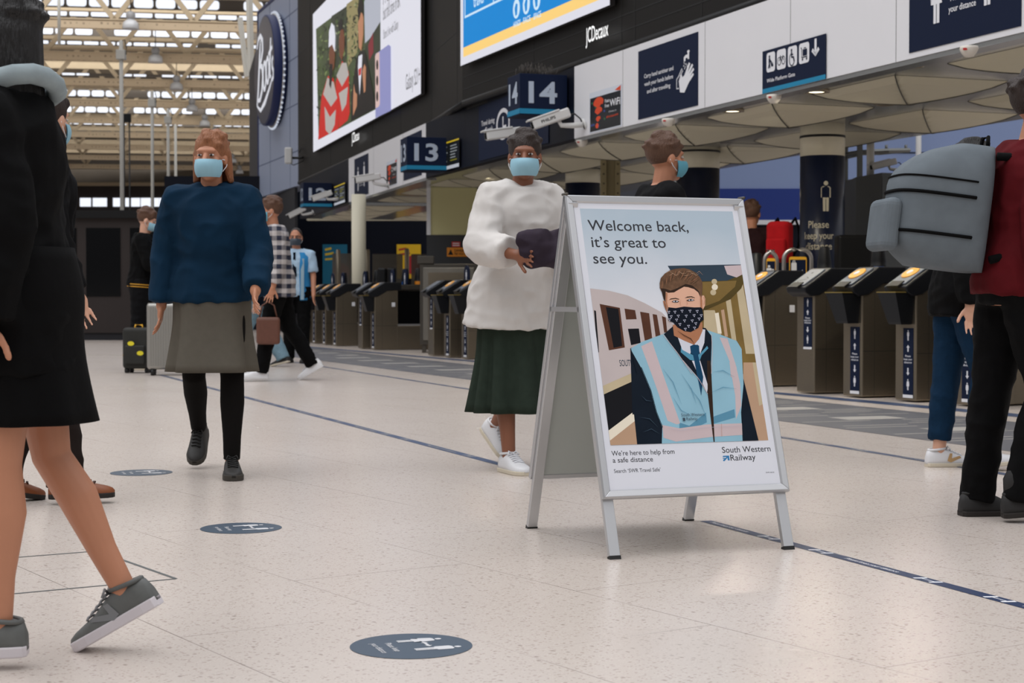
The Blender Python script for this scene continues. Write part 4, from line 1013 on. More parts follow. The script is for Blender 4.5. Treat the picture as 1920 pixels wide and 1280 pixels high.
# floor access cover trim on the left
acc = mat('worn metal trim', (104, 108, 108), .4, .4)
o = empty('access_cover'); tag(o, 'rectangular metal edged floor access cover near the bare leg', 'floor cover')
q = [G(-60, 1052), G(183, 1033), G(330, 1085), G(-60, 1121)]
for i in range(3):
    a, c = q[i], q[i + 1]; d = (c - a).normalized(); n = Vector((-d.y, d.x, 0)) * .006
    b = MB(); b.add([tuple(v) for v in (a - n + Vector((0, 0, .001)), c - n + Vector((0, 0, .001)), c + n + Vector((0, 0, .001)), a + n + Vector((0, 0, .001)))], [(0, 1, 2, 3)]); b.build('edge_trim', acc, o)
# ------------------------------------------------------------------ the A-board
BU = Vector((.942, .334, 0)).normalized(); BN = Vector((BU.y, -BU.x, 0))      # along the board, towards the lens
BC = Vector((.505, 5.949, 0)); HT = 1.212; SPR = .418; BW = .69
eb = empty('a_board', Matrix(((BU.x, -BN.x, 0, BC.x), (BU.y, -BN.y, 0, BC.y), (0, 0, 1, 0), (0, 0, 0, 1))))
tag(eb, 'silver framed A-board with a welcome back railway poster', 'sign board')
# local: X along the board, Y away from the lens, Z up.  front leaf leans: y=-SPR*t
SL = math.hypot(SPR, HT); SF = .842
def leaf_M(sgn):
    # panel coordinates: x across, y down the slope from the apex (0..SL), z outwards
    vd = Vector((0, sgn * SPR / SL, -HT / SL)); ux = Vector((1, 0, 0)); n = ux.cross(vd) if False else Vector((0, sgn * HT / SL, SPR / SL))
    return Matrix(((1, vd.x, n.x, 0), (0, vd.y, n.y, 0), (0, vd.z, n.z, HT), (0, 0, 0, 1)))
MF, MK = leaf_M(-1), leaf_M(1)
EDGE = .030
def frame_parts(M, parent, back=False):
    # mitred rails
    h = BW / 2; y0, y1 = .004, SL * SF
    o_ = [(-h, y0), (h, y0), (h, y1), (-h, y1)]; i_ = [(-h + EDGE, y0 + EDGE), (h - EDGE, y0 + EDGE), (h - EDGE, y1 - EDGE), (-h + EDGE, y1 - EDGE)]
    for k in range(4):
        a, c = o_[k], o_[(k + 1) % 4]; p, q = i_[k], i_[(k + 1) % 4]
        def pt(o1, i1, t, z): return (o1[0] + (i1[0] - o1[0]) * t, o1[1] + (i1[1] - o1[1]) * t, z)
        prof = [(0, -.014), (0, .005), (.16, .013), (.80, .010), (1, .004), (1, -.004), (.5, -.014)]
        rings = [[pt(a, p, t, z) for t, z in prof], [pt(c, q, t, z) for t, z in prof]]
        MB().loft(rings, 0, M, True, False).build('frame_rail', alu, parent, None, .0015, 2)
frame_parts(MF, eb); frame_parts(MK, eb)
backm = mat('grey backing board', (176, 181, 177), .4, .15, noise=.05, nscale=4)
h = BW / 2 - .012
bp_ = MB().box(-h, h, .016, SL * SF - .012, -.012, -.006, 0, MF).build('backing_panel', backm, eb)
MB().box(-h, h, .016, SL * SF - .012, -.012, -.006, 0, MK).build('backing_panel', backm, eb)
for sg, M in ((-1, MF), (1, MK)):
    for sx in (-1, 1):
        x1 = sx * (BW / 2 - .006); x0 = x1 - sx * .038
        lg = MB().box(min(x0, x1), max(x0, x1), .02, SL - .012, -.034, -.0145, 0, M).build('leg', alu, eb, None, .002)
        MB().box(min(x0, x1) - .001, max(x0, x1) + .001, SL - .018, SL, -.035, -.0135, 0, M).build('rubber_foot', cable, lg)
for sx in (-1, 1):
    x = sx * (BW / 2 - .004)
    MB().tube([(x, -.022, HT - .0), (x, .022, HT)], .005, 8).build('hinge', steel_dk, eb)
    MB().box(x - .004, x + .004, -.138, .138, .805, .822).build('stay_bar', alu, eb)
# poster: a flat printed sheet, drawn in the plane of the front leaf
PO = eb.matrix_basis @ MF @ Vector((0, 0, 0)); PU = BU; PV = (eb.matrix_basis.to_3x3() @ Vector((0, SPR / SL, HT / SL)))
fp = Frame(PO + Vector((0, 0, 0)), PU, PV)
Mloc = eb.matrix_basis.inverted() @ fp.M()
def PX(x, y): return fp.uv(x, y)
cA = lambda pts: [PX(960 + x / 3.4286, 340 + y / 3.4286) for x, y in pts]
cB = lambda pts: [PX(1200 + x / 6.4, 480 + y / 6.4) for x, y in pts]
cC = lambda pts: [PX(960 + x / 3.2, 680 + y / 3.2) for x, y in pts]
p_white = mat('poster paper', (222, 224, 232), .35)
def grad_mat(name, top, bot, v0, v1):
    m = bpy.data.materials.new(name); m.use_nodes = True; n = m.node_tree; bs = n.nodes['Principled BSDF']; bs.inputs['Roughness'].default_value = .35
    t = n.nodes.new('ShaderNodeTexCoord'); s = n.nodes.new('ShaderNodeSeparateXYZ'); r = n.nodes.new('ShaderNodeMapRange'); x = n.nodes.new('ShaderNodeMix'); x.data_type = 'RGBA'
    nz = n.nodes.new('ShaderNodeTexNoise'); nz.inputs['Scale'].default_value = 5
    n.links.new(t.outputs['Object'], s.inputs[0]); n.links.new(t.outputs['Object'], nz.inputs['Vector']); n.links.new(s.outputs['Y'], r.inputs[0]); r.inputs[1].default_value = v1; r.inputs[2].default_value = v0
    a = n.nodes.new('ShaderNodeMath'); a.operation = 'MULTIPLY_ADD'; a.inputs[1].default_value = .5; a.inputs[2].default_value = -.25; n.links.new(nz.outputs[0], a.inputs[0])
    ad = n.nodes.new('ShaderNodeMath'); ad.use_clamp = True; n.links.new(a.outputs[0], ad.inputs[0]); n.links.new(r.outputs[0], ad.inputs[1]); n.links.new(ad.outputs[0], x.inputs[0])
    x.inputs[6].default_value = lin(bot) + (1,); x.inputs[7].default_value = lin(top) + (1,); n.links.new(x.outputs[2], bs.inputs['Base Color']); return m
p_sky = grad_mat('printed sky', (178, 195, 208), (224, 225, 231), -.10, -.46)
pm = [p_white, p_sky,
      mat('print train grey', (196, 184, 182), .4, spec=.08, noise=.10, nscale=5), mat('print window brown', (88, 56, 42), .4, spec=.08, noise=.4, nscale=9), mat('print black', (24, 24, 28), .4, spec=.08),
      mat('print tan', (190, 156, 128), .4, spec=.08, noise=.12, nscale=5), mat('print ochre', (128, 104, 58), .4, spec=.08, noise=.35, nscale=9), mat('print slate', (52, 68, 82), .4, spec=.08, noise=.15, nscale=6),
      mat('print light', (236, 226, 206), .4, spec=.08), mat('print navy jacket', (18, 28, 40), .4, spec=.08, noise=.3, nscale=10), mat('print vest blue', (146, 190, 208), .4, spec=.08, noise=.12, nscale=7),
      mat('print reflective pink', (204, 186, 188), .4, spec=.08, noise=.05, nscale=9), mat('print shirt white', (214, 216, 226), .4, spec=.08), mat('print tie', (22, 68, 100), .4, spec=.08, noise=.2, nscale=20),
      mat('print skin', (226, 178, 152), .4, spec=.08, noise=.06, nscale=16), mat('print neck skin', (178, 122, 90), .4, spec=.08, noise=.12, nscale=16), mat('print hair', (110, 82, 62), .4, spec=.08, noise=.5, nscale=70, stretch=(1, 1, 3)),
      mat('print dark hair', (52, 38, 30), .4, spec=.08, noise=.3, nscale=60), mat('print mask', (18, 24, 36), .4, spec=.08, noise=.3, nscale=24), mat('print mask marks', (176, 178, 196), .4, spec=.08), mat('print collar blue', (86, 150, 178), .4, spec=.08), mat('print pale post', (196, 180, 148), .4, spec=.08, noise=.15, nscale=9), mat('print canopy brown', (84, 70, 36), .4, spec=.08, noise=.4, nscale=8), mat('print vest fold', (92, 146, 172), .4, spec=.08)]
(WH, SK, TR, BR, BK, TA, OC, SLT, LI, JK, VE, RE, SH, TI, SKN, NK, HR, DH, MK_, MM, CB, PP, CBR, VF) = range(24)
b = MB(); hh = BW / 2
z = .0040; dz = .00004
b.rect(-hh + .012, hh - .012, -SL * SF + .012, -.02, z, WH)
def P(pts, mi): 
    global z
    z += dz; b.poly(pts, z, mi)
tl, tr, bl, br = PX(1085.4, 394), PX(1370.7, 394.8), PX(1145, 836.3), PX(1440.6, 824.4)
ul, ur, vt, vb = (tl[0] + bl[0]) / 2, (tr[0] + br[0]) / 2, (tl[1] + tr[1]) / 2, (bl[1] + br[1]) / 2
z += dz; b.rect(ul, ur, vb, vt, z, SK)
def clip(pts):   # keep art inside the printed rectangle
    def cl(P_, f, inter):
        out = []
        for i in range(len(P_)):
            a, c = P_[i], P_[(i + 1) % len(P_)]
            if f(a): out.append(a)
            if f(a) != f(c): out.append(inter(a, c))
        return out
    ix = lambda X: (lambda a, c: (X, a[1] + (c[1] - a[1]) * (X - a[0]) / (c[0] - a[0])))
    iy = lambda Y_: (lambda a, c: (a[0] + (c[0] - a[0]) * (Y_ - a[1]) / (c[1] - a[1]), Y_))
    for f, i_ in ((lambda p: p[0] >= ul, ix(ul)), (lambda p: p[0] <= ur, ix(ur)), (lambda p: p[1] >= vb, iy(vb)), (lambda p: p[1] <= vt, iy(vt))):
        pts = cl(pts, f, i_)
        if not pts: return pts
    return pts
def Q(pts, mi):
    q = clip(pts)
    if len(q) > 2: P(q, mi)
# background
Q(cA([(1215, 660), (1520, 560), (1700, 1500), (1150, 1500)]), TA)
Q(cA([(1190, 830), (1490, 620), (1580, 1240), (1190, 1240)]), OC)
Q(cA([(1230, 830), (1300, 830), (1340, 960), (1370, 1500), (1230, 1500)]), PP); Q(cA([(1370, 760), (1400, 740), (1440, 1030), (1410, 1030)]), PP); Q(cA([(1440, 700), (1480, 660), (1560, 1110), (1500, 1110)]), PP); Q(cA([(1300, 850), (1325, 845), (1345, 980), (1320, 980)]), LI); Q(cA([(1340, 830), (1360, 825), (1385, 1000), (1365, 1000)]), TA)
Q(cC([(1385, 0), (1480, 0), (1560, 480), (1385, 480)]), TA); Q(cC([(1440, 0), (1460, 0), (1500, 250), (1480, 260)]), PP)
Q(cA([(1000, 545), (1480, 536), (1490, 640), (1470, 690), (1400, 760), (1240, 830), (1200, 830), (1200, 640)]), CBR)
Q(cA([(1210, 650), (1440, 640), (1430, 680), (1330, 770), (1225, 810)]), OC)
Q(cA([(998, 545), (1470, 536), (1475, 600), (1380, 640), (1215, 645), (1030, 600)]), SLT)
Q(cA([(1360, 545), (1470, 540), (1478, 600), (1440, 620), (1380, 600)]), RE)
for x, y, r, m in ((1297, 647, 18, PP), (1300, 682, 20, LI), (1290, 716, 19, PP)): P(cA([(x + r * math.cos(k * .524), y + r * math.sin(k * .524)) for k in range(12)]), m)
# train
Q(cA([(480, 688), (620, 705), (740, 735), (850, 785), (960, 845), (1040, 930), (1040, 1300), (480, 1300)]), TR)
Q(cC([(480, -60), (800, -60), (780, 60), (735, 75), (540, 165)]), TR)
for pts, m in (([(560, 790), (690, 815), (722, 1070), (620, 1088)], BR), ([(600, 810), (680, 822), (705, 1060), (650, 1072)], BK), ([(720, 820), (788, 830), (798, 888), (730, 890)], BR), ([(742, 950), (812, 948), (824, 1040), (762, 1055)], BK), ([(820, 840), (878, 850), (898, 1015), (850, 1025)], BR), ([(900, 855), (928, 860), (950, 990), (920, 1000)], BR), ([(960, 868), (985, 878), (994, 970), (975, 975)], BR), ([(524, 830), (536, 835), (556, 1100), (545, 1105)], BK)): Q(cA(pts), m)
b.text('SOUTH', *PX(960 + 690 / 3.4286, 340 + 1190 / 3.4286), .022, .05, z + dz * 3, SLT)
Q(cC([(520, 175), (740, 75), (760, 290), (575, 420)]), BK); Q(cC([(520, 150), (760, 45), (760, 95), (540, 195)]), PP)
Q(cC([(560, 420), (760, 270), (760, 330), (575, 480)]), LI); Q(cC([(570, 480), (760, 330), (790, 520), (580, 520)]), TA)
# man: arms and jacket
Q(cA([(757, 1075), (770, 1070), (860, 1300), (830, 1500), (770, 1500)]), JK)
Q(cC([(735, 0), (790, 0), (840, 170), (885, 330), (905, 390), (905, 500), (748, 500), (725, 280)]), JK)
Q(cC([(1370, 90), (1385, 100), (1410, 200), (1478, 480), (1380, 480), (1365, 260)]), JK)
# vest
Q(cA([(757, 1078), (830, 1035), (965, 985), (1050, 940), (1240, 955), (1330, 985), (1440, 1028), (1472, 1080), (1480, 1240)]) + cC([(1385, 130), (1370, 300), (1380, 480), (895, 490), (898, 390), (862, 300), (828, 170), (770, 30)]), VE)
Q(cC([(1000, 360), (1060, 380), (1160, 300), (1165, 360), (1060, 410), (1000, 400)]), VF); Q(cC([(1190, 330), (1330, 280), (1335, 330), (1200, 370)]), VF)
Q(cA([(826, 1062), (895, 1030), (966, 1240)]) + cC([(1005, 365), (985, 372), (930, 350), (880, 200), (830, 60)]), RE)
Q(cA([(1330, 1005), (1380, 1012), (1440, 1200), (1440, 1260), (1402, 1260), (1395, 1160)]), RE)
Q(cC([(1300, 0), (1335, 0), (1365, 130), (1372, 260), (1340, 340), (1335, 200)]), RE)
Q(cC([(897, 375), (1000, 395), (1165, 372), (1375, 365), (1378, 435), (1190, 447), (980, 475), (905, 452)]), RE)
# dark jacket opening, shirt, tie
Q(cA([(972, 985), (1035, 930), (1240, 945), (1280, 1000), (1272, 1240)]) + cC([(1182, 178), (1166, 186), (1110, 90), (1020, -10)]), JK)
Q(cA([(1085, 1040), (1100, 1085), (1160, 1120), (1205, 1110), (1250, 1060), (1258, 1075), (1215, 1120), (1200, 1160), (1140, 1150), (1080, 1100)]), CB)
Q(cA([(1038, 935), (1060, 1000), (1090, 1085), (1140, 1112), (1165, 1055), (1190, 1052), (1205, 1112), (1232, 1040), (1238, 955)]), SH)
Q(cC([(1075, -10), (1125, -10), (1172, 140), (1166, 182), (1130, 110)]), SH)
Q(cA([(1140, 1062), (1165, 1050), (1198, 1058), (1200, 1105), (1192, 1120), (1225, 1260), (1212, 1380), (1160, 1120), (1145, 1105)]), TI)
Q(cC([(1166, -10), (1188, -10), (1212, 480), (1206, 482), (1170, 190)]), DH)
# head
Q(cB([(385, 830), (400, 960), (520, 1020), (640, 1070), (700, 1000), (742, 900), (740, 800)]), NK)
Q(cB([(268, 540), (290, 545), (330, 700), (305, 660), (280, 600)]), NK); Q(cB([(732, 480), (758, 478), (775, 520), (772, 600), (745, 650), (735, 600)]), SKN)
Q(cB([(290, 420), (430, 380), (600, 350), (720, 430), (735, 540), (735, 640), (700, 800), (560, 880), (400, 800), (330, 660), (300, 580)]), SKN)
Q(cB([(255, 440), (230, 390), (228, 330), (242, 270), (290, 215), (345, 180), (410, 160), (520, 150), (600, 172), (660, 205), (712, 262), (740, 320), (742, 380), (736, 450), (730, 545), (712, 480), (690, 440), (640, 400), (570, 378), (520, 372), (450, 410), (400, 440), (330, 445), (300, 430), (296, 560), (275, 520), (262, 470)]), HR)
Q(cB([(255, 440), (240, 390), (300, 400), (360, 420), (420, 400), (480, 370), (540, 340), (620, 360), (690, 420), (720, 480), (730, 545), (712, 490), (690, 442), (640, 402), (570, 380), (520, 374), (450, 412), (400, 442), (330, 447), (300, 432), (296, 560), (275, 520)]), DH)
Q(cB([(338, 535), (360, 515), (420, 508), (462, 522), (460, 530), (415, 520), (365, 527)]), DH); Q(cB([(525, 512), (560, 492), (610, 488), (650, 505), (648, 512), (605, 500), (560, 506)]), DH)
Q(cB([(370, 556), (395, 543), (430, 540), (465, 552), (440, 564), (400, 565)]), DH); Q(cB([(545, 540), (570, 527), (610, 524), (650, 533), (620, 546), (570, 550)]), DH)
Q(cB([(330, 620), (420, 630), (520, 612), (640, 622), (735, 620), (748, 690), (756, 770), (722, 792), (690, 868), (600, 918), (520, 906), (440, 860), (390, 802), (335, 782), (322, 690)]), MK_)
# printed detail: hair strands, eyes, cloth seams
def strk(pts, w, mi, cf=cB):
    global z
    z += dz; b.stroke(cf(pts), w, z, mi)
for i in range(26):
    t = i / 25; x0 = 262 + 440 * t; y0 = 300 - 120 * math.sin(t * 3.0) + RND.uniform(-12, 12); dx_ = RND.uniform(20, 60) * (.5 - t) * 2; ln_ = RND.uniform(60, 120)
    strk([(x0, y0), (x0 + dx_ * .5 - 20, y0 + ln_ * .5), (x0 + dx_ - 46, y0 + ln_)], [.0005, .0014, .0003], DH if i % 3 else NK)
for i in range(10):
    x0 = 300 + 40 * i; strk([(x0, 215 - 3 * i + 34 * (i % 2)), (x0 + 40, 190 + 26 * (i % 3)), (x0 + 84, 214 + 22 * (i % 2))], [.0003, .0016, .0003], TA)
for x0, y0 in ((415, 552), (598, 535)):
    Q(cB([(x0 - 34, y0 + 2), (x0 - 12, y0 - 8), (x0 + 14, y0 - 8), (x0 + 36, y0), (x0 + 10, y0 + 8), (x0 - 14, y0 + 9)]), SH); P(cB([(x0 + 11 * math.cos(k * .7), y0 - 1 + 9 * math.sin(k * .7)) for k in range(9)]), BK)
    strk([(x0 - 46, y0 + 6), (x0 - 20, y0 - 11), (x0 + 16, y0 - 12), (x0 + 46, y0 + 2)], [.0004, .0011, .0011, .0004], DH)
strk([(478, 530), (470, 580), (480, 610)], [.0004, .0012, .0004], NK); strk([(545, 525), (556, 575), (548, 605)], [.0003, .0009, .0003], NK)
Q(cB([(300, 445), (318, 450), (312, 560), (330, 640), (318, 640), (300, 575)]), NK); Q(cB([(712, 460), (735, 540), (735, 640), (716, 620)]), NK)
strk([(752, 500), (766, 530), (756, 590)], .0014, NK); strk([(278, 560), (292, 600), (300, 650)], .0012, BR)
strk([(440, 905), (520, 960), (600, 1000), (640, 1060)], [.0006, .003, .003, .0006], BR)
for pts in ([(330, 650), (430, 664), (540, 652), (735, 660)], [(330, 715), (440, 735), (560, 728), (745, 720)], [(345, 775), (470, 800), (600, 800), (735, 770)]): strk(pts, .0009, JK)
strk([(757, 1078), (800, 1240)], .0022, JK, cA); strk([(965, 988), (1060, 1110), (1150, 1240)], .0018, RE, cA); strk([(1275, 985), (1282, 1100), (1275, 1240)], .0018, RE, cA)
strk([(770, 30), (828, 170), (862, 300), (898, 390)], .0022, JK, cC); strk([(1020, -10), (1110, 95), (1168, 190)], .0018, RE, cC)
for pts in ([(900, 40), (960, 120), (1010, 250)], [(1060, 150), (1120, 230), (1160, 330)], [(1200, 60), (1260, 50), (1330, 90)], [(1195, 180), (1260, 150), (1340, 160)], [(960, 210), (1010, 290), (1090, 330)], [(1010, 70), (1070, 160), (1100, 250)]): strk(pts, [.0004, .0024, .0004], VF, cC)
for pts in ([(770, 200), (800, 230), (840, 235)], [(760, 330), (820, 340), (870, 390)], [(780, 420), (830, 400), (880, 430)]): strk(pts, [.0004, .003, .0004], SLT, cC)
strk([(930, 395), (1000, 410), (1160, 392), (1372, 382)], .0007, MM, cC); strk([(1250, 368), (1252, 445)], .0009, NK, cC)
for x, y in ((405, 680), (490, 668), (585, 668), (672, 672), (360, 735), (445, 728), (540, 728), (635, 722), (720, 722), (425, 775), (520, 785), (612, 785), (695, 762), (465, 828), (655, 818), (568, 850), (530, 885), (640, 872), (340, 770), (332, 682)):
    for k in range(3):
        dx, dy = ((-15, -14), (3, -16), (-4, 4))[k]
        z2 = z + dz; b.poly(cB([(x + dx, y + dy), (x + dx + 14, y + dy + 2), (x + dx + 13, y + dy + 15), (x + dx + 1, y + dy + 13)]), z2, MM)
z += 2 * dz
poster_ob = b.build('poster', pm, eb, Mloc)
b = MB()
def ptext(body, x0, y0, x1, y1, cap, bold=.0, f=None, zz=None):
    a, c = PX(x0, y0), PX(x1, y1); b.text(body, a[0], (a[1] + c[1]) / 2, cap, c[0] - a[0], zz or z + dz, 0, None, 'L', bold)
ca = lambda x, y: (960 + x / 3.4286, 340 + y / 3.4286)
cc = lambda x, y: (960 + x / 3.2, 680 + y / 3.2)
ptext('Welcome back,', *ca(490, 322), *ca(1133, 322), .0385, .004, None, .0043); ptext('it\u2019s great to', *ca(512, 428), *ca(988, 426), .0385, .004, None, .0043); ptext('see you.', *ca(523, 532), *ca(866, 530), .0385, .004, None, .0043)
ptext('We\u2019re here to help from', *cc(596, 559), *cc(973, 547), .0165, .002, None, .0043); ptext('a safe distance', *cc(603, 601), *cc(844, 592), .0165, .002, None, .0043); ptext('Search \u2018SWR Travel Safe\u2019', *cc(611, 663), *cc(890, 651), .0125, 0, None, .0043)
ptext('South Western', *cc(1260, 544), *cc(1549, 530), .0205, .003, None, .0043); ptext('Railway', *cc(1310, 589), *cc(1460, 582), .0205, .003, None, .0043); ptext('SWR 06/20', *cc(1520, 663), *cc(1570, 661), .004, 0, None, .0043)
b.build('lettering', mat('print ink', (22, 24, 34), .4), poster_ob)
b = MB(); ptext('South Western', *cc(1012, 333), *cc(1147, 313), .010, .003); ptext('Railway', *cc(1042, 351), *cc(1108, 343), .010, .003)
P_ = PX(*cc(1020, 353)); b.rect(P_[0], P_[0] + .009, P_[1], P_[1] + .011, z + dz); b.build('vest_lettering', mat('print dark slate', (40, 60, 76), .4), poster_ob)
b = MB(); p0, p1 = PX(*cc(1264, 591)), PX(*cc(1299, 558)); w_, h_2 = p1[0] - p0[0], p1[1] - p0[1]
b.poly([(p0[0] + w_ * x, p0[1] + h_2 * y) for x, y in ((0, .0), (.22, 0), (.72, .62), (.72, .1), (1, .1), (1, 1), (.1, 1), (0, .76), (.62, .76), (.0, .2))], .0043)
b.rect(p0[0], p0[0] + w_ * .34, p0[1] + h_2 * .44, p0[1] + h_2 * .6, .0043)
b.build('railway_symbol', mat('print railway blue', (16, 118, 176), .4), poster_ob)
# ------------------------------------------------------------------ people
def finish(mb, name, m, parent, voxel, smooth=3, M=None, folds=0.0):
    """fuse overlapping solids into one continuous surface"""
    o = mb.build('tmp', m)
    r = o.modifiers.new('r', 'REMESH'); r.mode = 'VOXEL'; r.voxel_size = voxel; r.use_smooth_shade = True
    if smooth: s = o.modifiers.new('s', 'SMOOTH'); s.factor = .5; s.iterations = smooth
    dg = bpy.context.evaluated_depsgraph_get(); me = bpy.data.meshes.new_from_object(o.evaluated_get(dg))
    me.name = name; bpy.data.objects.remove(o)
    if folds:
        from mathutils import noise
        nv = [v.normal.copy() for v in me.vertices]
        for v, nn in zip(me.vertices, nv):
            c = v.co; a = noise.noise(Vector((c.x * 6, c.y * 6, c.z * 5))); q = noise.noise(Vector((c.x * 9 + 7, c.y * 9, c.z * 13))); r = noise.noise(Vector((c.x * 16, c.y * 16 + 3, c.z * 7)))
            v.co = c + nn * folds * (.9 * a + 1.1 * (.5 - 2.2 * abs(q)) + .5 * (.4 - 2 * abs(r)))
    me.polygons.foreach_set('use_smooth', [True] * len(me.polygons))
    return link(name, me, parent, M)
def cap(b, p, r, q, r2, n=12):
    p, q = Vector(p), Vector(q); t = (q - p).normalized()
    path = [p - t * r * .95, p - t * r * .6, p, q, q + t * r2 * .6, q + t * r2 * .95]
    b.tube(path, [r * .3, r * .8, r, r2, r2 * .8, r2 * .3], n)
def fru(b, p, r, q, r2, n=16): b.tube([p, q], [r, r2], n)
def rotm(d, fwd=Vector((0, 1, 0))):
    z = Vector(d).normalized(); x = z.cross(fwd)
    if x.length < 1e-4: x = Vector((1, 0, 0))
    x.normalize(); y = z.cross(x); return Matrix((x, -y, z)).transposed() if False else Matrix(((x.x, y.x, z.x, 0), (x.y, y.y, z.y, 0), (x.z, y.z, z.z, 0), (0, 0, 0, 1)))
D = math.radians
class Sk: pass
def skeleton(H, P):
    k = H / 1.75; s = Sk(); s.k = k; g = lambda n, d=0: P.get(n, d)
    s.hip, s.knee, s.ank, s.footM = {}, {}, {}, {}
    for sd, nm in ((-1, 'l'), (1, 'r')):
        a, kn, ft = D(g('h' + nm)), D(g('k' + nm)), D(g('f' + nm)); sp = g('splay', .03)
        hp = Vector((sd * .09, 0, 0)) * k
        d1 = Vector((sd * sp, math.sin(a), -math.cos(a))).normalized(); d2 = Vector((0, math.sin(a - kn), -math.cos(a - kn)))
        kne = hp + d1 * .43 * k; an = kne + d2 * .415 * k
        s.hip[sd], s.knee[sd], s.ank[sd] = hp, kne, an
        s.footM[sd] = RZ(-sd * D(g('toe', 6))) @ RX(ft)
    low = min((s.ank[d] + (s.footM[d] @ Vector((0, y, -.085 * k)))).z for d in (-1, 1) for y in (-.06 * k, .1 * k, .19 * k))
    sh = Vector((0, 0, -low))
    for d in (-1, 1):
        s.hip[d] += sh; s.knee[d] += sh; s.ank[d] += sh
    s.hz = -low
    L = D(g('lean')); s.t = Vector((0, math.sin(L), math.cos(L))); s.f = Vector((0, math.cos(L), -math.sin(L))); s.x = Vector((1, 0, 0))
    tw = D(g('twist')); s.x = Vector((math.cos(tw), math.sin(tw), 0)); s.f = s.t.cross(s.x) * 1.0
    s.pel = Vector((0, 0, s.hz + .0)); s.neck = s.pel + s.t * .535 * k
    s.TM = Matrix(((s.x.x, s.f.x, s.t.x, s.pel.x), (s.x.y, s.f.y, s.t.y, s.pel.y), (s.x.z, s.f.z, s.t.z, s.pel.z), (0, 0, 0, 1)))
    s.sho, s.elb, s.wri, s.hd = {}, {}, {}, {}
    for sd, nm in ((-1, 'l'), (1, 'r')):
        sf, ab, el, inn = D(g('s' + nm)), D(g('a' + nm, 8)), D(g('e' + nm, 15)), g('i' + nm, 0.0)
        sp = s.pel + (s.x * sd * .175 + s.t * .475) * k
        up = (s.x * sd * math.sin(ab) + Vector((0, 1, 0)) * math.sin(sf) * math.cos(ab) + Vector((0, 0, -1)) * math.cos(sf) * math.cos(ab)).normalized()
        fo = (s.x * sd * (math.sin(ab) * .4 - inn) + Vector((0, 1, 0)) * math.sin(sf + el) + Vector((0, 0, -1)) * math.cos(sf + el)).normalized()
        s.sho[sd] = sp; s.elb[sd] = sp + up * .285 * k; s.wri[sd] = s.elb[sd] + fo * .245 * k; s.hd[sd] = fo
    hy, hp = D(g('hyaw')), D(g('hpitch'))
    s.HM = Matrix.Translation(s.neck + s.t * .16 * k + Vector((0, .02, 0)) * k) @ RZ(hy) @ RX(hp)
    return s
def torso_rings(k, g=0.0, z0=-.10, z1=.545, female=False, n=24, flare=0.0, belly=0.0):
    prof = [(-.10, .155, .105, 0), (.0, .165 if female else .16, .115, -.008), (.08, .158, .11, -.004), (.18, .128 if female else .142, .098, .004), (.28, .138 if female else .15, .108, .008), (.36, .155 if female else .165, .118 if female else .112, .008), (.44, .168 if female else .18, .105, 0), (.485, .15, .09, -.006), (.52, .10, .075, -.008), (.545, .066, .062, -.004)]
    def at_(z):
        for a, c in zip(prof, prof[1:]):
            if z <= c[0]:
                t = (z - a[0]) / (c[0] - a[0]); return [a[i] + (c[i] - a[i]) * t for i in range(4)]
        return list(prof[-1])
    zs = [z0] + [p[0] for p in prof if z0 + .02 < p[0] < z1 - .012] + [z1]
    rings = []
    for z in zs:
        _, rx, ry, oy = at_(max(-.10, z)); fl = flare * max(0, (.12 - z)) ; bb = belly * max(0, 1 - abs(z - .1) / .2)
        rings.append([((rx + g + fl) * k * math.copysign(abs(math.cos(a)) ** .9, math.cos(a)), (oy + bb * .5) * k + (ry + g + fl + bb * .5) * k * math.copysign(abs(math.sin(a)) ** .9, math.sin(a)), z * k) for a in [2 * math.pi * i / n for i in range(n)]])
    return rings
def hand(b, w, d, k, curl=.5, up=Vector((1, 0, 0)), side=1):
    """palm, four fingers and a thumb continuing from the wrist w along d"""
    d = Vector(d).normalized(); lat = d.cross(up).normalized(); nrm = lat.cross(d).normalized()
    pm_ = w + d * .05 * k
    M = Matrix.Translation(pm_) @ Matrix(((lat.x, d.x, nrm.x, 0), (lat.y, d.y, nrm.y, 0), (lat.z, d.z, nrm.z, 0), (0, 0, 0, 1)))
    b.ball((0, 0, 0), (.040 * k, .052 * k, .016 * k), 12, 8, 0, M); cap(b, w - d * .03 * k, .027 * k, w + d * .02 * k, .028 * k)
    for i, ln in enumerate((.066, .076, .070, .055)):
        x = (-.0315 + .021 * i); p = M @ Vector((x * k, .045 * k, 0)); dd = (d + lat * (-.12 + .08 * i)).normalized()
        for sgm, f in ((.45, 1), (.32, .9), (.23, .8)):
            dd = (dd + nrm * -curl * .55).normalized(); q = p + dd * ln * sgm * k; cap(b, p, .0080 * k * f, q, .0074 * k * f, 8); p = q
    p = M @ Vector((-.036 * k * side, -.012 * k, 0)); dd = (d * .75 - lat * side * .62).normalized()
    for ln in (.036, .028): q = p + dd * ln * k; cap(b, p, .0105 * k, q, .0095 * k, 8); p = q; dd = (dd + d * .35 - nrm * curl * .4).normalized()
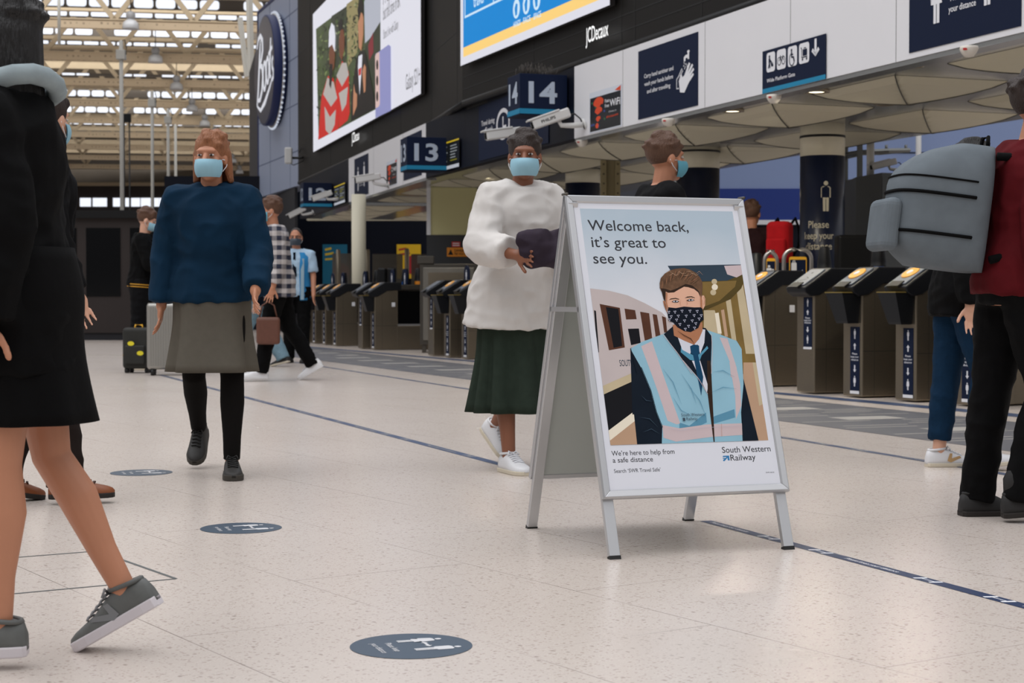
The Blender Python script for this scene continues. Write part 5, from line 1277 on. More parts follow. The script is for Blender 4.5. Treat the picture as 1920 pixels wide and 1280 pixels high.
def shoe(parent, s, sd, m, sole_m, lace_m=None, boot=False, chunky=False, stripe=None, name='shoe'):
    k = s.k; A = s.ank[sd]; M = Matrix.Translation(A) @ s.footM[sd] @ T(0, 0, -.085 * k)
    prof = [(-.072, .020, .060), (-.062, .032, .088), (-.03, .038, .098), (.02, .040, .100), (.055, .042, .088), (.10, .046, .066), (.145, .047, .055), (.175, .040, .048), (.195, .026, .040), (.204, .010, .03)]
    rings = []
    for y, hw, h in prof:
        r = []
        for i in range(17):
            a = math.pi * i / 16; r.append((hw * k * 1.04 * math.copysign(abs(math.cos(a)) ** .7, math.cos(a)), y * k, (.016 + (h - .016) * math.sin(a) ** .75) * k))
        rings.append(r)
    b = MB().loft(rings, 0, M); o = b.build(name, m, parent)
    if boot: b2 = MB(); b2.tube([M @ Vector((0, -.015 * k, .08 * k)), M @ Vector((0, -.012 * k, .13 * k)), s.ank[sd] + (s.knee[sd] - s.ank[sd]).normalized() * .14 * k], [.044 * k, .047 * k, .055 * k], 18); b2.build('boot_shaft', m, o)
    th = .03 if chunky else .022
    ol = []
    for y, hw, h in prof: ol.append(((hw + .005) * k, y * k))
    ol = [(x, y) for x, y in ol] + [(-x, y) for x, y in ol[::-1]]
    MB().prism(ol, 0, th * k, 0, M).build('sole', sole_m, o, None, .004)
    MB().tube([M @ Vector((.036 * k * math.cos(a), (-.012 + .046 * math.sin(a)) * k, (.096 + .006 * math.sin(a)) * k)) for a in [i * math.pi / 8 for i in range(16)]], .007 * k, 6, 0, None, True, True).build('collar', m, o)
    if lace_m:
        b = MB()
        for j in range(5):
            y = .045 + .018 * j; z = .094 - .0075 * j
            b.tube([M @ Vector((x * k, (y + (.006 if x < 0 else -.002)) * k, (z - 9 * x * x + .004) * k)) for x in (-.026, -.013, 0, .013, .026)], .004 * k, 6)
        for x in (-.03, .03): b.tube([M @ Vector((0, .045 * k, .10 * k)), M @ Vector((x * .7 * k, .04 * k, .112 * k)), M @ Vector((x * k, .055 * k, .095 * k))], .004 * k, 6)
        b.build('laces', lace_m, o)
    if stripe:
        b = MB()
        for sx in (-1, 1):
            pts = [(.03, .035), (.045, .075), (.06, .075), (.055, .048), (.10, .062), (.11, .052), (.05, .026)]
            b.add([M @ Vector((sx * (.0465 - .10 * max(0, z - .03)) * k, y * k, z * k)) for y, z in pts], [tuple(range(len(pts)))])
        b.build('shoe_logo', stripe, o)
    return o
skin_l = mat('light skin', (214, 164, 138), .5, noise=.04, nscale=20); skin_t = mat('tanned skin', (186, 128, 98), .5, noise=.05, nscale=20); skin_b = mat('brown skin', (134, 84, 60), .5, noise=.05, nscale=20)
maskb = mat('pale blue face mask', (150, 196, 214), .6); maskt = mat('teal face mask', (88, 158, 178), .6); maskg = mat('grey face mask', (150, 158, 160), .6); maskd = mat('dark grey face mask', (66, 76, 86), .6)
eyew = mat('eye white', (190, 186, 182), .4); iris = mat('dark iris', (38, 26, 20), .2)
def cloth(name, rgb, n=.12, sc_=40, bump=.15): return mat(name, rgb, .85, noise=n, nscale=sc_, bump=bump, spec=.12)
def person(name, label, px, py, yaw, H, P, skin, hair_m, hair='short', mask=None, female=False, at_hip=False, off=(0, 0)):
    s = skeleton(H, P); k = s.k
    p = G(px, py) if not isinstance(px, Vector) else px
    e = empty('person', T(p.x + off[0], p.y + off[1], 0) @ RZ(yaw)); tag(e, label, 'person'); s.e = e
    b = MB(); b.loft(torso_rings(k, 0, -.10, .545, female), 0, s.TM)
    for sd in (-1, 1):
        b.tube([s.hip[sd] + Vector((0, 0, .03 * k)), s.hip[sd], s.hip[sd].lerp(s.knee[sd], .5), s.knee[sd], s.knee[sd].lerp(s.ank[sd], .3) + Vector((0, -.012 * k, 0)), s.knee[sd].lerp(s.ank[sd], .7), s.ank[sd], s.ank[sd] + Vector((0, 0, -.05 * k))], [.085 * k, .086 * k, .072 * k, .054 * k, .056 * k, .040 * k, .034 * k, .036 * k], 14)
        fm = Matrix.Translation(s.ank[sd]) @ s.footM[sd]; cap(b, fm @ Vector((0, -.035 * k, -.045 * k)), .034 * k, fm @ Vector((0, .12 * k, -.06 * k)), .022 * k)
        cap(b, s.pel + (s.x * sd * .05 + s.t * .49) * k, .06 * k, s.sho[sd], .056 * k); cap(b, s.sho[sd], .052 * k, s.elb[sd], .038 * k); cap(b, s.elb[sd], .039 * k, s.wri[sd], .027 * k)
        hand(b, s.wri[sd], s.hd[sd], k, P.get('curl', .45), Vector((-sd, 0, 0)) if abs(s.hd[sd].x) < .7 else Vector((0, 1, 0)), sd)
    hm = s.HM; cap(b, s.neck - s.t * .05 * k, .058 * k, hm @ Vector((0, -.012 * k, -.05 * k)), .052 * k)
    b.ball((0, -.012 * k, .025 * k), (.076 * k, .096 * k, .096 * k), 18, 12, 0, hm); b.ball((0, .022 * k, -.045 * k), (.060 * k, .070 * k, .082 * k), 16, 10, 0, hm)
    b.ball((0, .055 * k, -.098 * k), (.028 * k, .026 * k, .024 * k), 10, 7, 0, hm); cap(b, hm @ Vector((0, .078 * k, .012 * k)), .012 * k, hm @ Vector((0, .104 * k, -.030 * k)), .016 * k, 8)
    b.ball((0, .076 * k, -.066 * k), (.026 * k, .016 * k, .012 * k), 10, 6, 0, hm)
    b.ball((0, .074 * k, .026 * k), (.056 * k, .018 * k, .014 * k), 12, 6, 0, hm)
    for sd in (-1, 1): b.ball((sd * .076 * k, -.005 * k, -.012 * k), (.013 * k, .022 * k, .032 * k), 8, 6, 0, hm); b.ball((sd * .040 * k, .052 * k, -.03 * k), (.026 * k, .026 * k, .03 * k), 8, 6, 0, hm)
    finish(b, 'body', skin, e, .0058 * k, 4)
    for sd in (-1, 1):
        o = MB().ball((sd * .031 * k, .0785 * k, .004 * k), (.013 * k, .010 * k, .0062 * k), 10, 7, 0, hm).build('eye', eyew, e)
        MB().ball((sd * .031 * k, .0850 * k, .004 * k), (.0068 * k, .005 * k, .0060 * k), 8, 6, 0, hm).build('iris', iris, o)
    b = MB()
    if hair != 'none':
        if hair == 'crop': b.ball((0, -.020 * k, .036 * k), (.079 * k, .096 * k, .092 * k), 18, 12, 0, hm)
        else:
            b.ball((0, -.022 * k, .042 * k), (.087 * k, .104 * k, .10 * k), 18, 12, 0, hm)
            for i in range(26):
                a = RND.uniform(0, 6.28); el = RND.uniform(.15, 1.4); q = Vector((.080 * math.cos(a) * math.cos(el), -.022 + .097 * math.sin(a) * math.cos(el), .045 + .095 * math.sin(el))) * k
                b.ball(q, (.024 * k, .028 * k, .016 * k), 8, 6, 0, hm)
        if hair == 'fringe':
            for i in range(7): cap(b, hm @ Vector(((-.06 + .02 * i) * k, .055 * k, .10 * k)), .02 * k, hm @ Vector(((-.068 + .0225 * i) * k, (.088 - .012 * abs(i - 3)) * k, .045 * k)), .012 * k, 8)
        if hair in ('long', 'bob'):
            ln = .30 if hair == 'long' else .17
            for i in range(9):
                a = math.pi * (1.0 + i / 8); q = Vector((.070 * math.cos(a), -.02 + .075 * math.sin(a), .02)) * k
                cap(b, hm @ q, .03 * k, hm @ (q + Vector((.02 * math.cos(a) * k, -.02 * k, -ln * k * (.8 + .2 * abs(math.sin(a)))))), .018 * k, 8)
        if hair == 'bun': b.ball((0, -.115 * k, .075 * k), (.05 * k, .045 * k, .05 * k), 12, 8, 0, hm)
        finish(b, 'hair', hair_m, e, .009 * k, 2)
    if mask:
        b = MB(); vs = []; N, Mm = 12, 8
        for off_ in (0, .004):
            for j in range(Mm + 1):
                el = D(-52 + 84 * j / Mm)
                for i in range(N + 1):
                    az = D(-78 + 156 * i / N); ry = .076 + (.026 if abs(az) < .5 else .026 * max(0, 1 - (abs(az) - .5) / .5)) * max(0, math.cos(el - .25)) ** 2
                    rx = .072
                    vs.append(((rx + off_) * k * math.sin(az) * math.cos(el) ** .5, (.020 + (ry + off_) * math.cos(az) * math.cos(el) ** .5) * k, (-.052 + (.066) * math.sin(el)) * k))
        n1 = N + 1; per = n1 * (Mm + 1); fs = []
        for o_2, fl in ((0, True), (per, False)):
            for j in range(Mm):
                for i in range(N):
                    q = [o_2 + j * n1 + i, o_2 + j * n1 + i + 1, o_2 + (j + 1) * n1 + i + 1, o_2 + (j + 1) * n1 + i]; fs.append(tuple(q[::-1] if not fl else q))
        b.add(vs, fs, 0, hm, True); mo = b.build('face_mask', mask, e)
        b = MB()
        for sd in (-1, 1):
            for z in (-.015, -.075): b.tube([hm @ Vector((sd * .071 * k, .03 * k, z * k)), hm @ Vector((sd * .082 * k, .0, (z * .5 - .01) * k)), hm @ Vector((sd * .084 * k, -.018 * k, -.012 * k))], .0022 * k, 5)
        b.build('ear_loop', white, mo)
    return s
def top(s, name, m, hem=-.10, g=.022, sleeve=1.0, sg=.020, neck=.54, female=False, flare=0.0, puff=0.0, belly=0.0, vox=.011):
    k = s.k; b = MB(); b.loft(torso_rings(k, g, hem, neck, female, 24, flare, belly), 0, s.TM)
    for sd in (-1, 1):
        cap(b, s.pel + (s.x * sd * .07 + s.t * .475) * k, (.058 + g) * k, s.sho[sd], (.056 + sg) * k)
        e1 = min(1, sleeve * 1.9)
        if sleeve > 0:
            q = s.sho[sd].lerp(s.elb[sd], min(1, sleeve / .53))
            if sleeve <= .53: fru(b, s.sho[sd], (.058 + sg) * k, q, (.052 + sg + puff) * k)
            else:
                cap(b, s.sho[sd], (.056 + sg) * k, s.elb[sd], (.046 + sg + puff * .6) * k)
                fru(b, s.elb[sd], (.046 + sg + puff * .6) * k, s.elb[sd].lerp(s.wri[sd], (sleeve - .53) / .47), (.036 + sg * .8 + puff) * k)
    return finish(b, name, m, s.e, vox * k, 3, None, .008)
def trousers(s, name, m, g=.018, length=1.0, wide=0.0, hi=.14):
    k = s.k; b = MB(); b.loft(torso_rings(k, g * .8, -.10, hi), 0, s.TM)
    for sd in (-1, 1):
        h, kn, an = s.hip[sd], s.knee[sd], s.ank[sd]; end = kn.lerp(an, (length - .5) / .5) if length < 1 else an + Vector((0, 0, -.03 * k))
        b.tube([h + Vector((0, 0, .06 * k)), h, h.lerp(kn, .5), kn, kn.lerp(an, .35) + Vector((0, -.008 * k, 0)), end], [(.088 + g) * k, (.09 + g) * k, (.078 + g + wide * .3) * k, (.060 + g + wide * .6) * k, (.058 + g + wide) * k, (.046 + g + wide) * k], 16)
    return finish(b, name, m, s.e, .011 * k, 3, None, .006)
def tights(s, name, m, g=.005, low=0.0):
    k = s.k; b = MB()
    for sd in (-1, 1):
        h, kn, an = s.hip[sd], s.knee[sd], s.ank[sd]
        b.tube([h, h.lerp(kn, .5), kn, kn.lerp(an, .3) + Vector((0, -.012 * k, 0)), kn.lerp(an, .7), an + Vector((0, 0, .0))], [(.086 + g) * k, (.072 + g) * k, (.055 + g) * k, (.057 + g) * k, (.042 + g) * k, (.037 + g) * k], 16)
    return finish(b, name, m, s.e, .010 * k, 2)
def skirt(s, name, m, hem, wtop=.0, flare=.10, folds=.012, nf=9, dy=0.0, top_z=.14, drop=0.0):
    """hem is the height of the hem over the floor; follows both knees"""
    k = s.k; z0 = s.pel.z + top_z * k; rings = []; n = 72; ctr = (s.knee[-1] + s.knee[1]) / 2
    spread = abs(s.knee[-1].y - s.knee[1].y) / 2
    for j in range(15):
        t = j / 14; z = z0 + (hem - z0) * t; hipb = math.exp(-((t - .25) / .22) ** 2)
        rx = (.145 + .025 * hipb + flare * t) * k + wtop; ry = (.108 + .022 * hipb + flare * t * .8) * k + spread * t * t * .8 + wtop
        cx, cy = ctr.x * t * .5, ctr.y * t * t * .8 + dy * t
        rings.append([(cx + (rx + folds * t * math.sin(nf * a + 1.7 * math.sin(2 * a)) * k) * math.cos(a), cy + (ry + folds * t * math.sin(nf * a + 1.7 * math.sin(2 * a)) * k) * math.sin(a), z + drop * t * math.sin(2 * a)) for a in [2 * math.pi * i / n for i in range(n)]])
    o = MB().loft(rings, 0, None, False).build(name, m, s.e); sl = o.modifiers.new('solid', 'SOLIDIFY'); sl.thickness = .006; return o
black_c = cloth('black cloth', (8, 8, 9)); char_c = cloth('charcoal cloth', (16, 16, 18)); brown_tr = cloth('dark brown cloth', (34, 27, 25)); navy_c = cloth('dark navy cloth', (14, 19, 31)); tealj = cloth('dark teal cloth', (13, 42, 64), .45, 5)
taupe = cloth('taupe cloth', (92, 87, 78), .10, 30); green_c = cloth('dark green corduroy', (42, 52, 44), .25, 26); cream_c = cloth('off white cotton', (206, 202, 198), .06, 16); jeans_c = cloth('blue denim', (15, 42, 66), .25, 60); ltjeans = cloth('light denim', (118, 146, 160), .2, 60)
burg = cloth('burgundy cloth', (84, 16, 22), .3, 12); tight_m = cloth('black tights', (16, 14, 13), .1, 60, .05)
h_dark = mat('dark brown hair', (44, 30, 24), .5, noise=.4, nscale=26, bump=1.0, stretch=(7, 7, .9)); h_ging = mat('ginger hair', (150, 96, 62), .5, noise=.35, nscale=26, bump=1.0, stretch=(7, 7, .9)); h_brn = mat('mid brown hair', (92, 62, 44), .5, noise=.4, nscale=26, bump=1.0, stretch=(7, 7, .9)); h_blk = mat('black hair', (20, 18, 18), .45, noise=.3, nscale=26, bump=1.0, stretch=(7, 7, .9))
sh_w = mat('white leather', (220, 220, 222), .45, noise=.02, nscale=9); sole_w = mat('pale rubber sole', (206, 196, 176), .6); sh_k = mat('black trainer mesh', (40, 38, 36), .6, noise=.4, nscale=40); sole_k = mat('dark rubber sole', (58, 54, 48), .7); sh_br = mat('tan brown leather', (132, 72, 36), .45, noise=.15, nscale=12); sole_d = mat('dark sole', (30, 24, 20), .7); sh_g = mat('grey trainer mesh', (92, 94, 92), .6, noise=.25, nscale=30); sole_p = mat('white and pink sole', (206, 200, 204), .6); gold = mat('gold leather', (196, 160, 112), .4, .2); boot_m = mat('black suede', (30, 29, 29), .7, noise=.2, nscale=30)
PI = math.pi
# 1  near figure in black with bare legs, walking left
pf = G(40, 1236)
s = person('p', 'person in black coat and black skirt with bare legs striding left, nearest the lens', pf, 0, D(92), 1.54, dict(hl=3, kl=2, fl=0, hr=-8, kr=20, fr=-30, lean=3, sl=-10, sr=14, el=20, er=30, al=9, ar=9, hyaw=8), skin_t, h_blk, 'long', maskg, True)
top(s, 'coat', black_c, -.20, .032, 1.0, .026, .548, True, .04, .01); skirt(s, 'skirt', black_c, .56, .02, .02, .008, 8)
for sd in (-1, 1): shoe(s.e, s, sd, sh_g, sole_p, mat('grey lace', (130, 130, 132), .6), False, True, mat('trainer stripe', (120, 122, 124), .5), 'trainer')
b = MB(); b.tube([s.TM @ Vector((.13 * math.cos(a), -.01 + .105 * math.sin(a), .50 + .015 * math.sin(a * 2))) for a in [i * .3927 for i in range(16)]], .024, 10, 0, None, True, True); b.build('scarf', cloth('pale grey scarf', (146, 158, 162), .2, 30), s.e)
# 2  figure in dark trousers and brown shoes behind
s = person('p', 'person in dark trousers and tan brown shoes walking behind the black coated figure', G(70, 942), 0, D(-66), 1.70, dict(hr=9, kr=4, fr=0, hl=-5, kl=9, fl=-10, lean=3, sl=-4, sr=4, el=18, er=16, al=5, ar=5, hyaw=42), skin_l, h_dark, 'short', maskb)
top(s, 'coat', char_c, -.28, .04, 1.0, .03, .545, False, .05); trousers(s, 'trousers', brown_tr, .024, 1.0, .012)
for sd in (-1, 1): shoe(s.e, s, sd, sh_br, sole_d, mat('brown lace', (70, 40, 24), .6), False, False, None, 'shoe')
# 3  figure in teal jacket and taupe skirt
s = person('p', 'person in dark teal jacket, taupe skirt and black tights walking towards the lens', G(400, 889), 0, D(186), 1.66, dict(hl=12, kl=4, fl=0, hr=-12, kr=34, fr=-36, lean=5, sl=12, sr=-14, el=34, er=22, al=12, ar=12, il=.1, hyaw=-14), skin_t, h_ging, 'bob', maskb, True)
top(s, 'jacket', tealj, -.03, .044, 1.0, .030, .548, True, .10, .006); skirt(s, 'skirt', taupe, .50, -.005, .075, .022, 7); tights(s, 'tights', tight_m)
for sd in (-1, 1): shoe(s.e, s, sd, sh_k, sole_k, cable, False, True, None, 'trainer')
# 4  young traveller
s = person('p', 'young person in black and yellow bomber jacket looking at a phone beside suitcases', at(266, 700, 20.1), 0, D(-84), 1.93, dict(hl=3, hr=-3, kl=4, kr=4, lean=4, sl=10, sr=16, el=84, er=62, al=6, ar=10, il=.1, ir=.3, hpitch=-16, curl=.8), skin_l, h_brn, 'fringe', maskb)
s.e.location.z = 0
top(s, 'bomber_jacket', black_c, -.04, .035, .96, .03, .55); trousers(s, 'trousers', char_c, .022)
ylw = mat('yellow ribbing', (206, 150, 40), .7)
b = MB(); k = s.k
for z, r in ((-.03, 1.0), (-.005, 1.0)): b.tube([s.TM @ Vector((.205 * k * math.cos(a), .148 * k * math.sin(a), z * k)) for a in [i * .2618 for i in range(24)]], .006, 6, 0, None, True, True)
b.tube([s.TM @ Vector((.078 * k * math.cos(a), -.005 * k + .076 * k * math.sin(a), .545 * k)) for a in [i * .3927 for i in range(16)]], .010, 6, 0, None, True, True)
for sd in (-1, 1):
    for t in (.80, .88):
        c_ = s.elb[sd].lerp(s.wri[sd], t); dd = (s.wri[sd] - s.elb[sd]).normalized(); Mx = Matrix.Translation(c_) @ rotm(dd); b.tube([Mx @ Vector((.060 * k * math.cos(a), .060 * k * math.sin(a), 0)) for a in [i * .3927 for i in range(16)]], .006, 6, 0, None, True, True)
b.build('jacket_stripes', ylw, s.e)
for sd in (-1, 1): shoe(s.e, s, sd, sh_k, sole_w, white, False, False, None, 'trainer')
w_ = s.e.matrix_basis @ (s.wri[-1] + s.hd[-1] * .12)
o = MB().box(-.037, .037, -.075, .075, -.004, .004).build('mobile_phone', glassy, None, T(*w_) @ RZ(D(-84)) @ RX(D(50)), .003); tag(o, 'dark mobile phone held by the person in the bomber jacket', 'phone')
# 5  plaid shirt
plaid = bpy.data.materials.new('plaid shirt'); plaid.use_nodes = True; n = plaid.node_tree; bs = n.nodes['Principled BSDF']; bs.inputs['Roughness'].default_value = .85
t_ = n.nodes.new('ShaderNodeTexCoord'); cx = None
def wave(axis, scl):
    w = n.nodes.new('ShaderNodeTexWave'); w.wave_type = 'BANDS'; w.bands_direction = axis; w.inputs['Scale'].default_value = scl; w.inputs['Distortion'].default_value = .6; n.links.new(t_.outputs['Object'], w.inputs['Vector']); r = n.nodes.new('ShaderNodeValToRGB'); r.color_ramp.elements[0].position = .4; r.color_ramp.elements[1].position = .6; n.links.new(w.outputs['Fac'], r.inputs[0]); return r.outputs[0]
ml = n.nodes.new('ShaderNodeMix'); ml.data_type = 'RGBA'; ml.inputs[6].default_value = lin((28, 32, 52)) + (1,); ml.inputs[7].default_value = lin((186, 180, 178)) + (1,)
av = n.nodes.new('ShaderNodeMath'); av.operation = 'MULTIPLY_ADD'; av.inputs[1].default_value = .65; wz = wave('Z', 3.2); wy = wave('Y', 3.2); h_ = n.nodes.new('ShaderNodeMath'); h_.operation = 'MULTIPLY'; h_.inputs[1].default_value = .35; n.links.new(wy, h_.inputs[0]); n.links.new(wz, av.inputs[0]); n.links.new(h_.outputs[0], av.inputs[2]); n.links.new(av.outputs[0], ml.inputs[0]); n.links.new(ml.outputs[2], bs.inputs['Base Color'])
s = person('p', 'person in navy and white plaid shirt, black trousers and white trainers walking left', G(524, 713), 0, D(98), 1.90, dict(hl=14, kl=4, fl=0, hr=-12, kr=22, fr=-30, lean=5, sl=-12, sr=22, el=30, er=26, al=8, ar=8, hyaw=6), skin_t, h_brn, 'short', maskt)
top(s, 'plaid_shirt', plaid, -.14, .035, .95, .026, .548, False, .06); trousers(s, 'trousers', black_c, .02)
for sd in (-1, 1): shoe(s.e, s, sd, sh_w, sh_w, white, False, True, None, 'trainer')
p_ = s.e.matrix_basis @ (s.wri[-1] + s.hd[-1] * .16)
bagm = mat('brown leather', (96, 58, 44), .5, noise=.2, nscale=20)
e = empty('shoulder_bag', T(p_.x, p_.y, p_.z - .30) @ RZ(D(98))); tag(e, 'small brown bag hanging from the hand of the plaid shirted person', 'bag')
MB().box(-.05, .05, -.12, .12, -.14, .14).build('bag_body', bagm, e, None, .03, 3); MB().tube([(0, -.09, .13), (0, -.06, .26), (0, 0, .30), (0, .06, .26), (0, .09, .13)], .008, 8).build('bag_strap', bagm, e)
# 6  railway worker in blue vest
s = person('p', 'railway worker in pale blue hi-vis vest, tie and dark mask beside the far gates', at(556, 600, 22.3), 0, D(176), 1.79, dict(hl=2, hr=-2, kl=2, kr=3, sl=4, sr=-2, el=14, er=10, al=10, ar=7), skin_t, h_dark, 'crop', maskd)
s.e.location.z = 0
shirt = cloth('pale blue shirt', (170, 196, 216), .06, 20); vest = cloth('bright blue vest', (52, 132, 186), .15, 12)
top(s, 'shirt', shirt, -.08, .018, .44, .022, .55); trousers(s, 'trousers', black_c, .02)
k = s.k; b = MB(); n = 24
for rng in ((D(112), D(270)), (D(-90), D(68))):
    rings = torso_rings(k, .034, -.12, .50); vs = []; N_ = 14
    for rr in rings:
        zz = rr[0][2]; rx = max(abs(p[0]) for p in rr); ry = (max(p[1] for p in rr) - min(p[1] for p in rr)) / 2; oy = (max(p[1] for p in rr) + min(p[1] for p in rr)) / 2
        vs.append([(rx * math.cos(rng[0] + (rng[1] - rng[0]) * i / N_), oy + ry * math.sin(rng[0] + (rng[1] - rng[0]) * i / N_), zz) for i in range(N_ + 1)])
    b.add([p for r in vs for p in r], [(j * (N_ + 1) + i, j * (N_ + 1) + i + 1, (j + 1) * (N_ + 1) + i + 1, (j + 1) * (N_ + 1) + i) for j in range(len(vs) - 1) for i in range(N_)], 0, s.TM, True)
vo = b.build('hi_vis_vest', vest, s.e); sl = vo.modifiers.new('solid', 'SOLIDIFY'); sl.thickness = .008
b = MB()
for x in (-.105, .105): b.add([s.TM @ Vector(((x + dx) * k, yy * k, zz * k)) for dx, zz, yy in ((-.022, -.11, .152), (.022, -.11, .152), (.022, .2, .138), (.022, .42, .126), (-.022, .42, .126), (-.022, .2, .138))], [(0, 1, 2, 5), (5, 2, 3, 4)])
b.build('reflective_strip', mat('silver reflective', (150, 176, 190), .4, .3), s.e)
b = MB().prism([(-.018, .5), (.018, .5), (.014, .46), (.03, .2), (0, .16), (-.03, .2), (-.014, .46)], 0, .006, 0, s.TM @ Matrix(((k, 0, 0, 0), (0, 0, k, .125 * k), (0, k, 0, 0), (0, 0, 0, 1)))); b.build('tie', navy_c, s.e)
b = MB()
for sd in (-1, 1): b.tube([s.HM @ Vector(((sd * .034 + .022 * math.cos(a)) * k, .094 * k, (.004 + .017 * math.sin(a)) * k)) for a in [i * .524 for i in range(12)]], .0022, 5, 0, None, True, True); b.tube([s.HM @ Vector((sd * .056 * k, .09 * k, .008 * k)), s.HM @ Vector((sd * .078 * k, 0, .006 * k))], .0022, 5)
b.build('glasses', black, s.e)
for sd in (-1, 1): shoe(s.e, s, sd, boot_m, sole_d)
# 7  white shirt and green skirt
s = person('p', 'person in loose white top and dark green skirt walking just left of the welcome board', G(966, 880), 0, D(212), 1.68, dict(hr=8, kr=2, fr=0, hl=-10, kl=34, fl=-36, lean=6, sl=16, sr=18, el=64, er=62, al=20, ar=22, il=.35, ir=.35, hyaw=-34), skin_b, h_dark, 'bun', maskb, True)
top(s, 'white_top', cream_c, -.18, .050, .92, .034, .548, True, .22, .02); skirt(s, 'skirt', green_c, .29, -.005, .09, .03, 10, 0.0, .02)
for sd in (-1, 1): shoe(s.e, s, sd, sh_w, sole_w, white, False, False, None, 'trainer')
w_ = s.e.matrix_basis @ (s.wri[-1].lerp(s.wri[1], .5) + Vector((0, .08, .045)))
e = empty('bundle', T(*w_) @ RZ(D(204))); e.name = 'folded_jacket'; tag(e, 'dark plum folded jacket carried by the person in the white top', 'jacket')
b = MB()
for i in range(9): b.ball((RND.uniform(-.16, .16), RND.uniform(-.03, .03), RND.uniform(-.06, .06)), (.10, .07, .06), 12, 8)
finish(b, 'jacket_folds', cloth('plum cloth', (52, 44, 54), .3, 9), e, .010, 2, None, .012)
# 8  figure behind the board
s = person('p', 'person in dark coat and teal mask passing behind the welcome board', at(1226, 800, 9.3), 0, D(-78), 1.78, dict(hl=16, kl=6, hr=-16, kr=24, fr=-24, lean=4, sl=-18, sr=18, el=15, er=20, hyaw=8), skin_t, h_brn, 'short', maskt)
s.e.location.z = 0
top(s, 'coat', char_c, -.2, .035, 1.0, .028, .548); trousers(s, 'trousers', black_c, .02)
for sd in (-1, 1): shoe(s.e, s, sd, boot_m, sole_d)
# 9  jeans and white sneakers
s = person('p', 'person in blue jeans and white trainers with a gold mark walking right', G(1796, 878), 0, D(-88), 1.64, dict(hl=-4, kl=2, fl=0, hr=16, kr=22, fr=6, lean=6, sl=16, sr=-16, el=20, er=20, hyaw=-4), skin_l, h_blk, 'short', maskb)
top(s, 'jacket', black_c, -.12, .036, 1.0, .028, .548); trousers(s, 'jeans', jeans_c, .016, .93)
for sd in (-1, 1): shoe(s.e, s, sd, sh_w, sole_w, white, False, False, gold, 'trainer')
# 10  burgundy top with grey backpack
s = person('p', 'person in burgundy top, black trousers and dark boots striding right with a backpack', G(1897, 972), 0, D(-86), 1.73, dict(hl=-6, kl=2, fl=0, hr=14, kr=30, fr=6, lean=7, sl=20, sr=-10, el=60, er=20, al=8, ar=8), skin_t, h_dark, 'short', maskt)
top(s, 'burgundy_top', burg, -.06, .036, .95, .024, .548); trousers(s, 'trousers', black_c, .02)
for sd in (-1, 1): shoe(s.e, s, sd, boot_m, sole_d, None, True, False, None, 'boot')
bkm = cloth('grey nylon', (104, 112, 118), .2, 12)
def backpack(s, m, label, w=.30, h=.46, d=.20, strap=black_c):
    k = s.k; M = s.e.matrix_basis @ s.TM @ T(0, -(.155 + d / 2) * k, .26 * k)
    e = empty('backpack', M); tag(e, label, 'backpack')
    rings = []
    for j in range(17):
        t = j / 16; z = -h / 2 + h * t; e1 = min(1, math.sin(math.pi * min(1, (t * .98 + .01) * 4.2) / 2)) if t < .24 else 1.0
        e2 = 1.0 if t < .62 else math.cos((t - .62) / .38 * math.pi / 2 * .96) ** .55
        sw_ = w / 2 * (.80 + .20 * e1) * (.30 + .70 * e2); sd_ = d / 2 * (.72 + .28 * e1) * (.22 + .78 * e2); oy = d / 2 - sd_
        rings.append([(sw_ * math.copysign(abs(math.cos(a)) ** .55, math.cos(a)), oy + sd_ * math.copysign(abs(math.sin(a)) ** .6, math.sin(a)), z) for a in [2 * math.pi * i / 40 for i in range(40)]])
    MB().loft(rings).build('bag_body', m, e)
    for j_, r_ in ((4, .007), (9, .007), (11, .004)): MB().tube([Vector(rings[j_][q % 40]) * 1.0 + Vector((rings[j_][q % 40][0], rings[j_][q % 40][1], 0)).normalized() * .002 for q in range(18, 43)], r_, 6).build('compression_strap' if r_ > .005 else 'zip', strap, e)
    MB().box(-w * .38, w * .38, -d / 2 - .045, -d / 2 + .02, -h * .42, 0).build('front_pocket', m, e, None, .03, 4)
    for sx in (-1, 1): MB().tube([(sx * .10, d / 2 - .01, h * .42), (sx * .11, d / 2 + .10, h * .44), (sx * .12, d / 2 + .27, h * .34), (sx * .12, d / 2 + .30, h * .05), (sx * .13, d / 2 + .20, -h * .25), (sx * .13, d / 2, -h * .4)], .016, 8).build('shoulder_strap', strap, e)
    MB().tube([(-.04, d / 2 - .03, h / 2), (-.03, d / 2 - .03, h / 2 + .04), (.03, d / 2 - .03, h / 2 + .04), (.04, d / 2 - .03, h / 2)], .008, 6).build('grab_handle', strap, e)
    return e
backpack(s, bkm, 'big rounded grey backpack worn by the person in the burgundy top', .34, .48, .37)
# 11  person with red backpack beyond the gates
s = person('p', 'person in dark maroon top seen from behind beyond the wide gate', at(1408, 700, 18.4), 0, D(-24), 1.92, dict(hl=8, hr=-8, kl=4, kr=10, sl=6, sr=-4), skin_t, h_brn, 'short', None)
s.e.location.z = 0
top(s, 'dark_top', cloth('dark maroon cloth', (40, 22, 24), .2, 20), -.1, .03, 1.0, .026, .548); trousers(s, 'trousers', black_c, .02)
for sd in (-1, 1): shoe(s.e, s, sd, boot_m, sole_d)
p_ = at(1462, 450, 18.0); e = empty('backpack', T(p_.x, 18.0, p_.z) @ RZ(D(-30))); tag(e, 'bright red backpack on the person beyond the wide gate', 'backpack')
rb = cloth('red nylon', (168, 24, 30), .2, 12)
MB().box(-.13, .13, -.10, .10, -.24, .20).build('bag_body', rb, e, None, .06, 5); MB().box(-.11, .11, -.14, -.08, -.22, .02).build('front_pocket', rb, e, None, .03, 4)
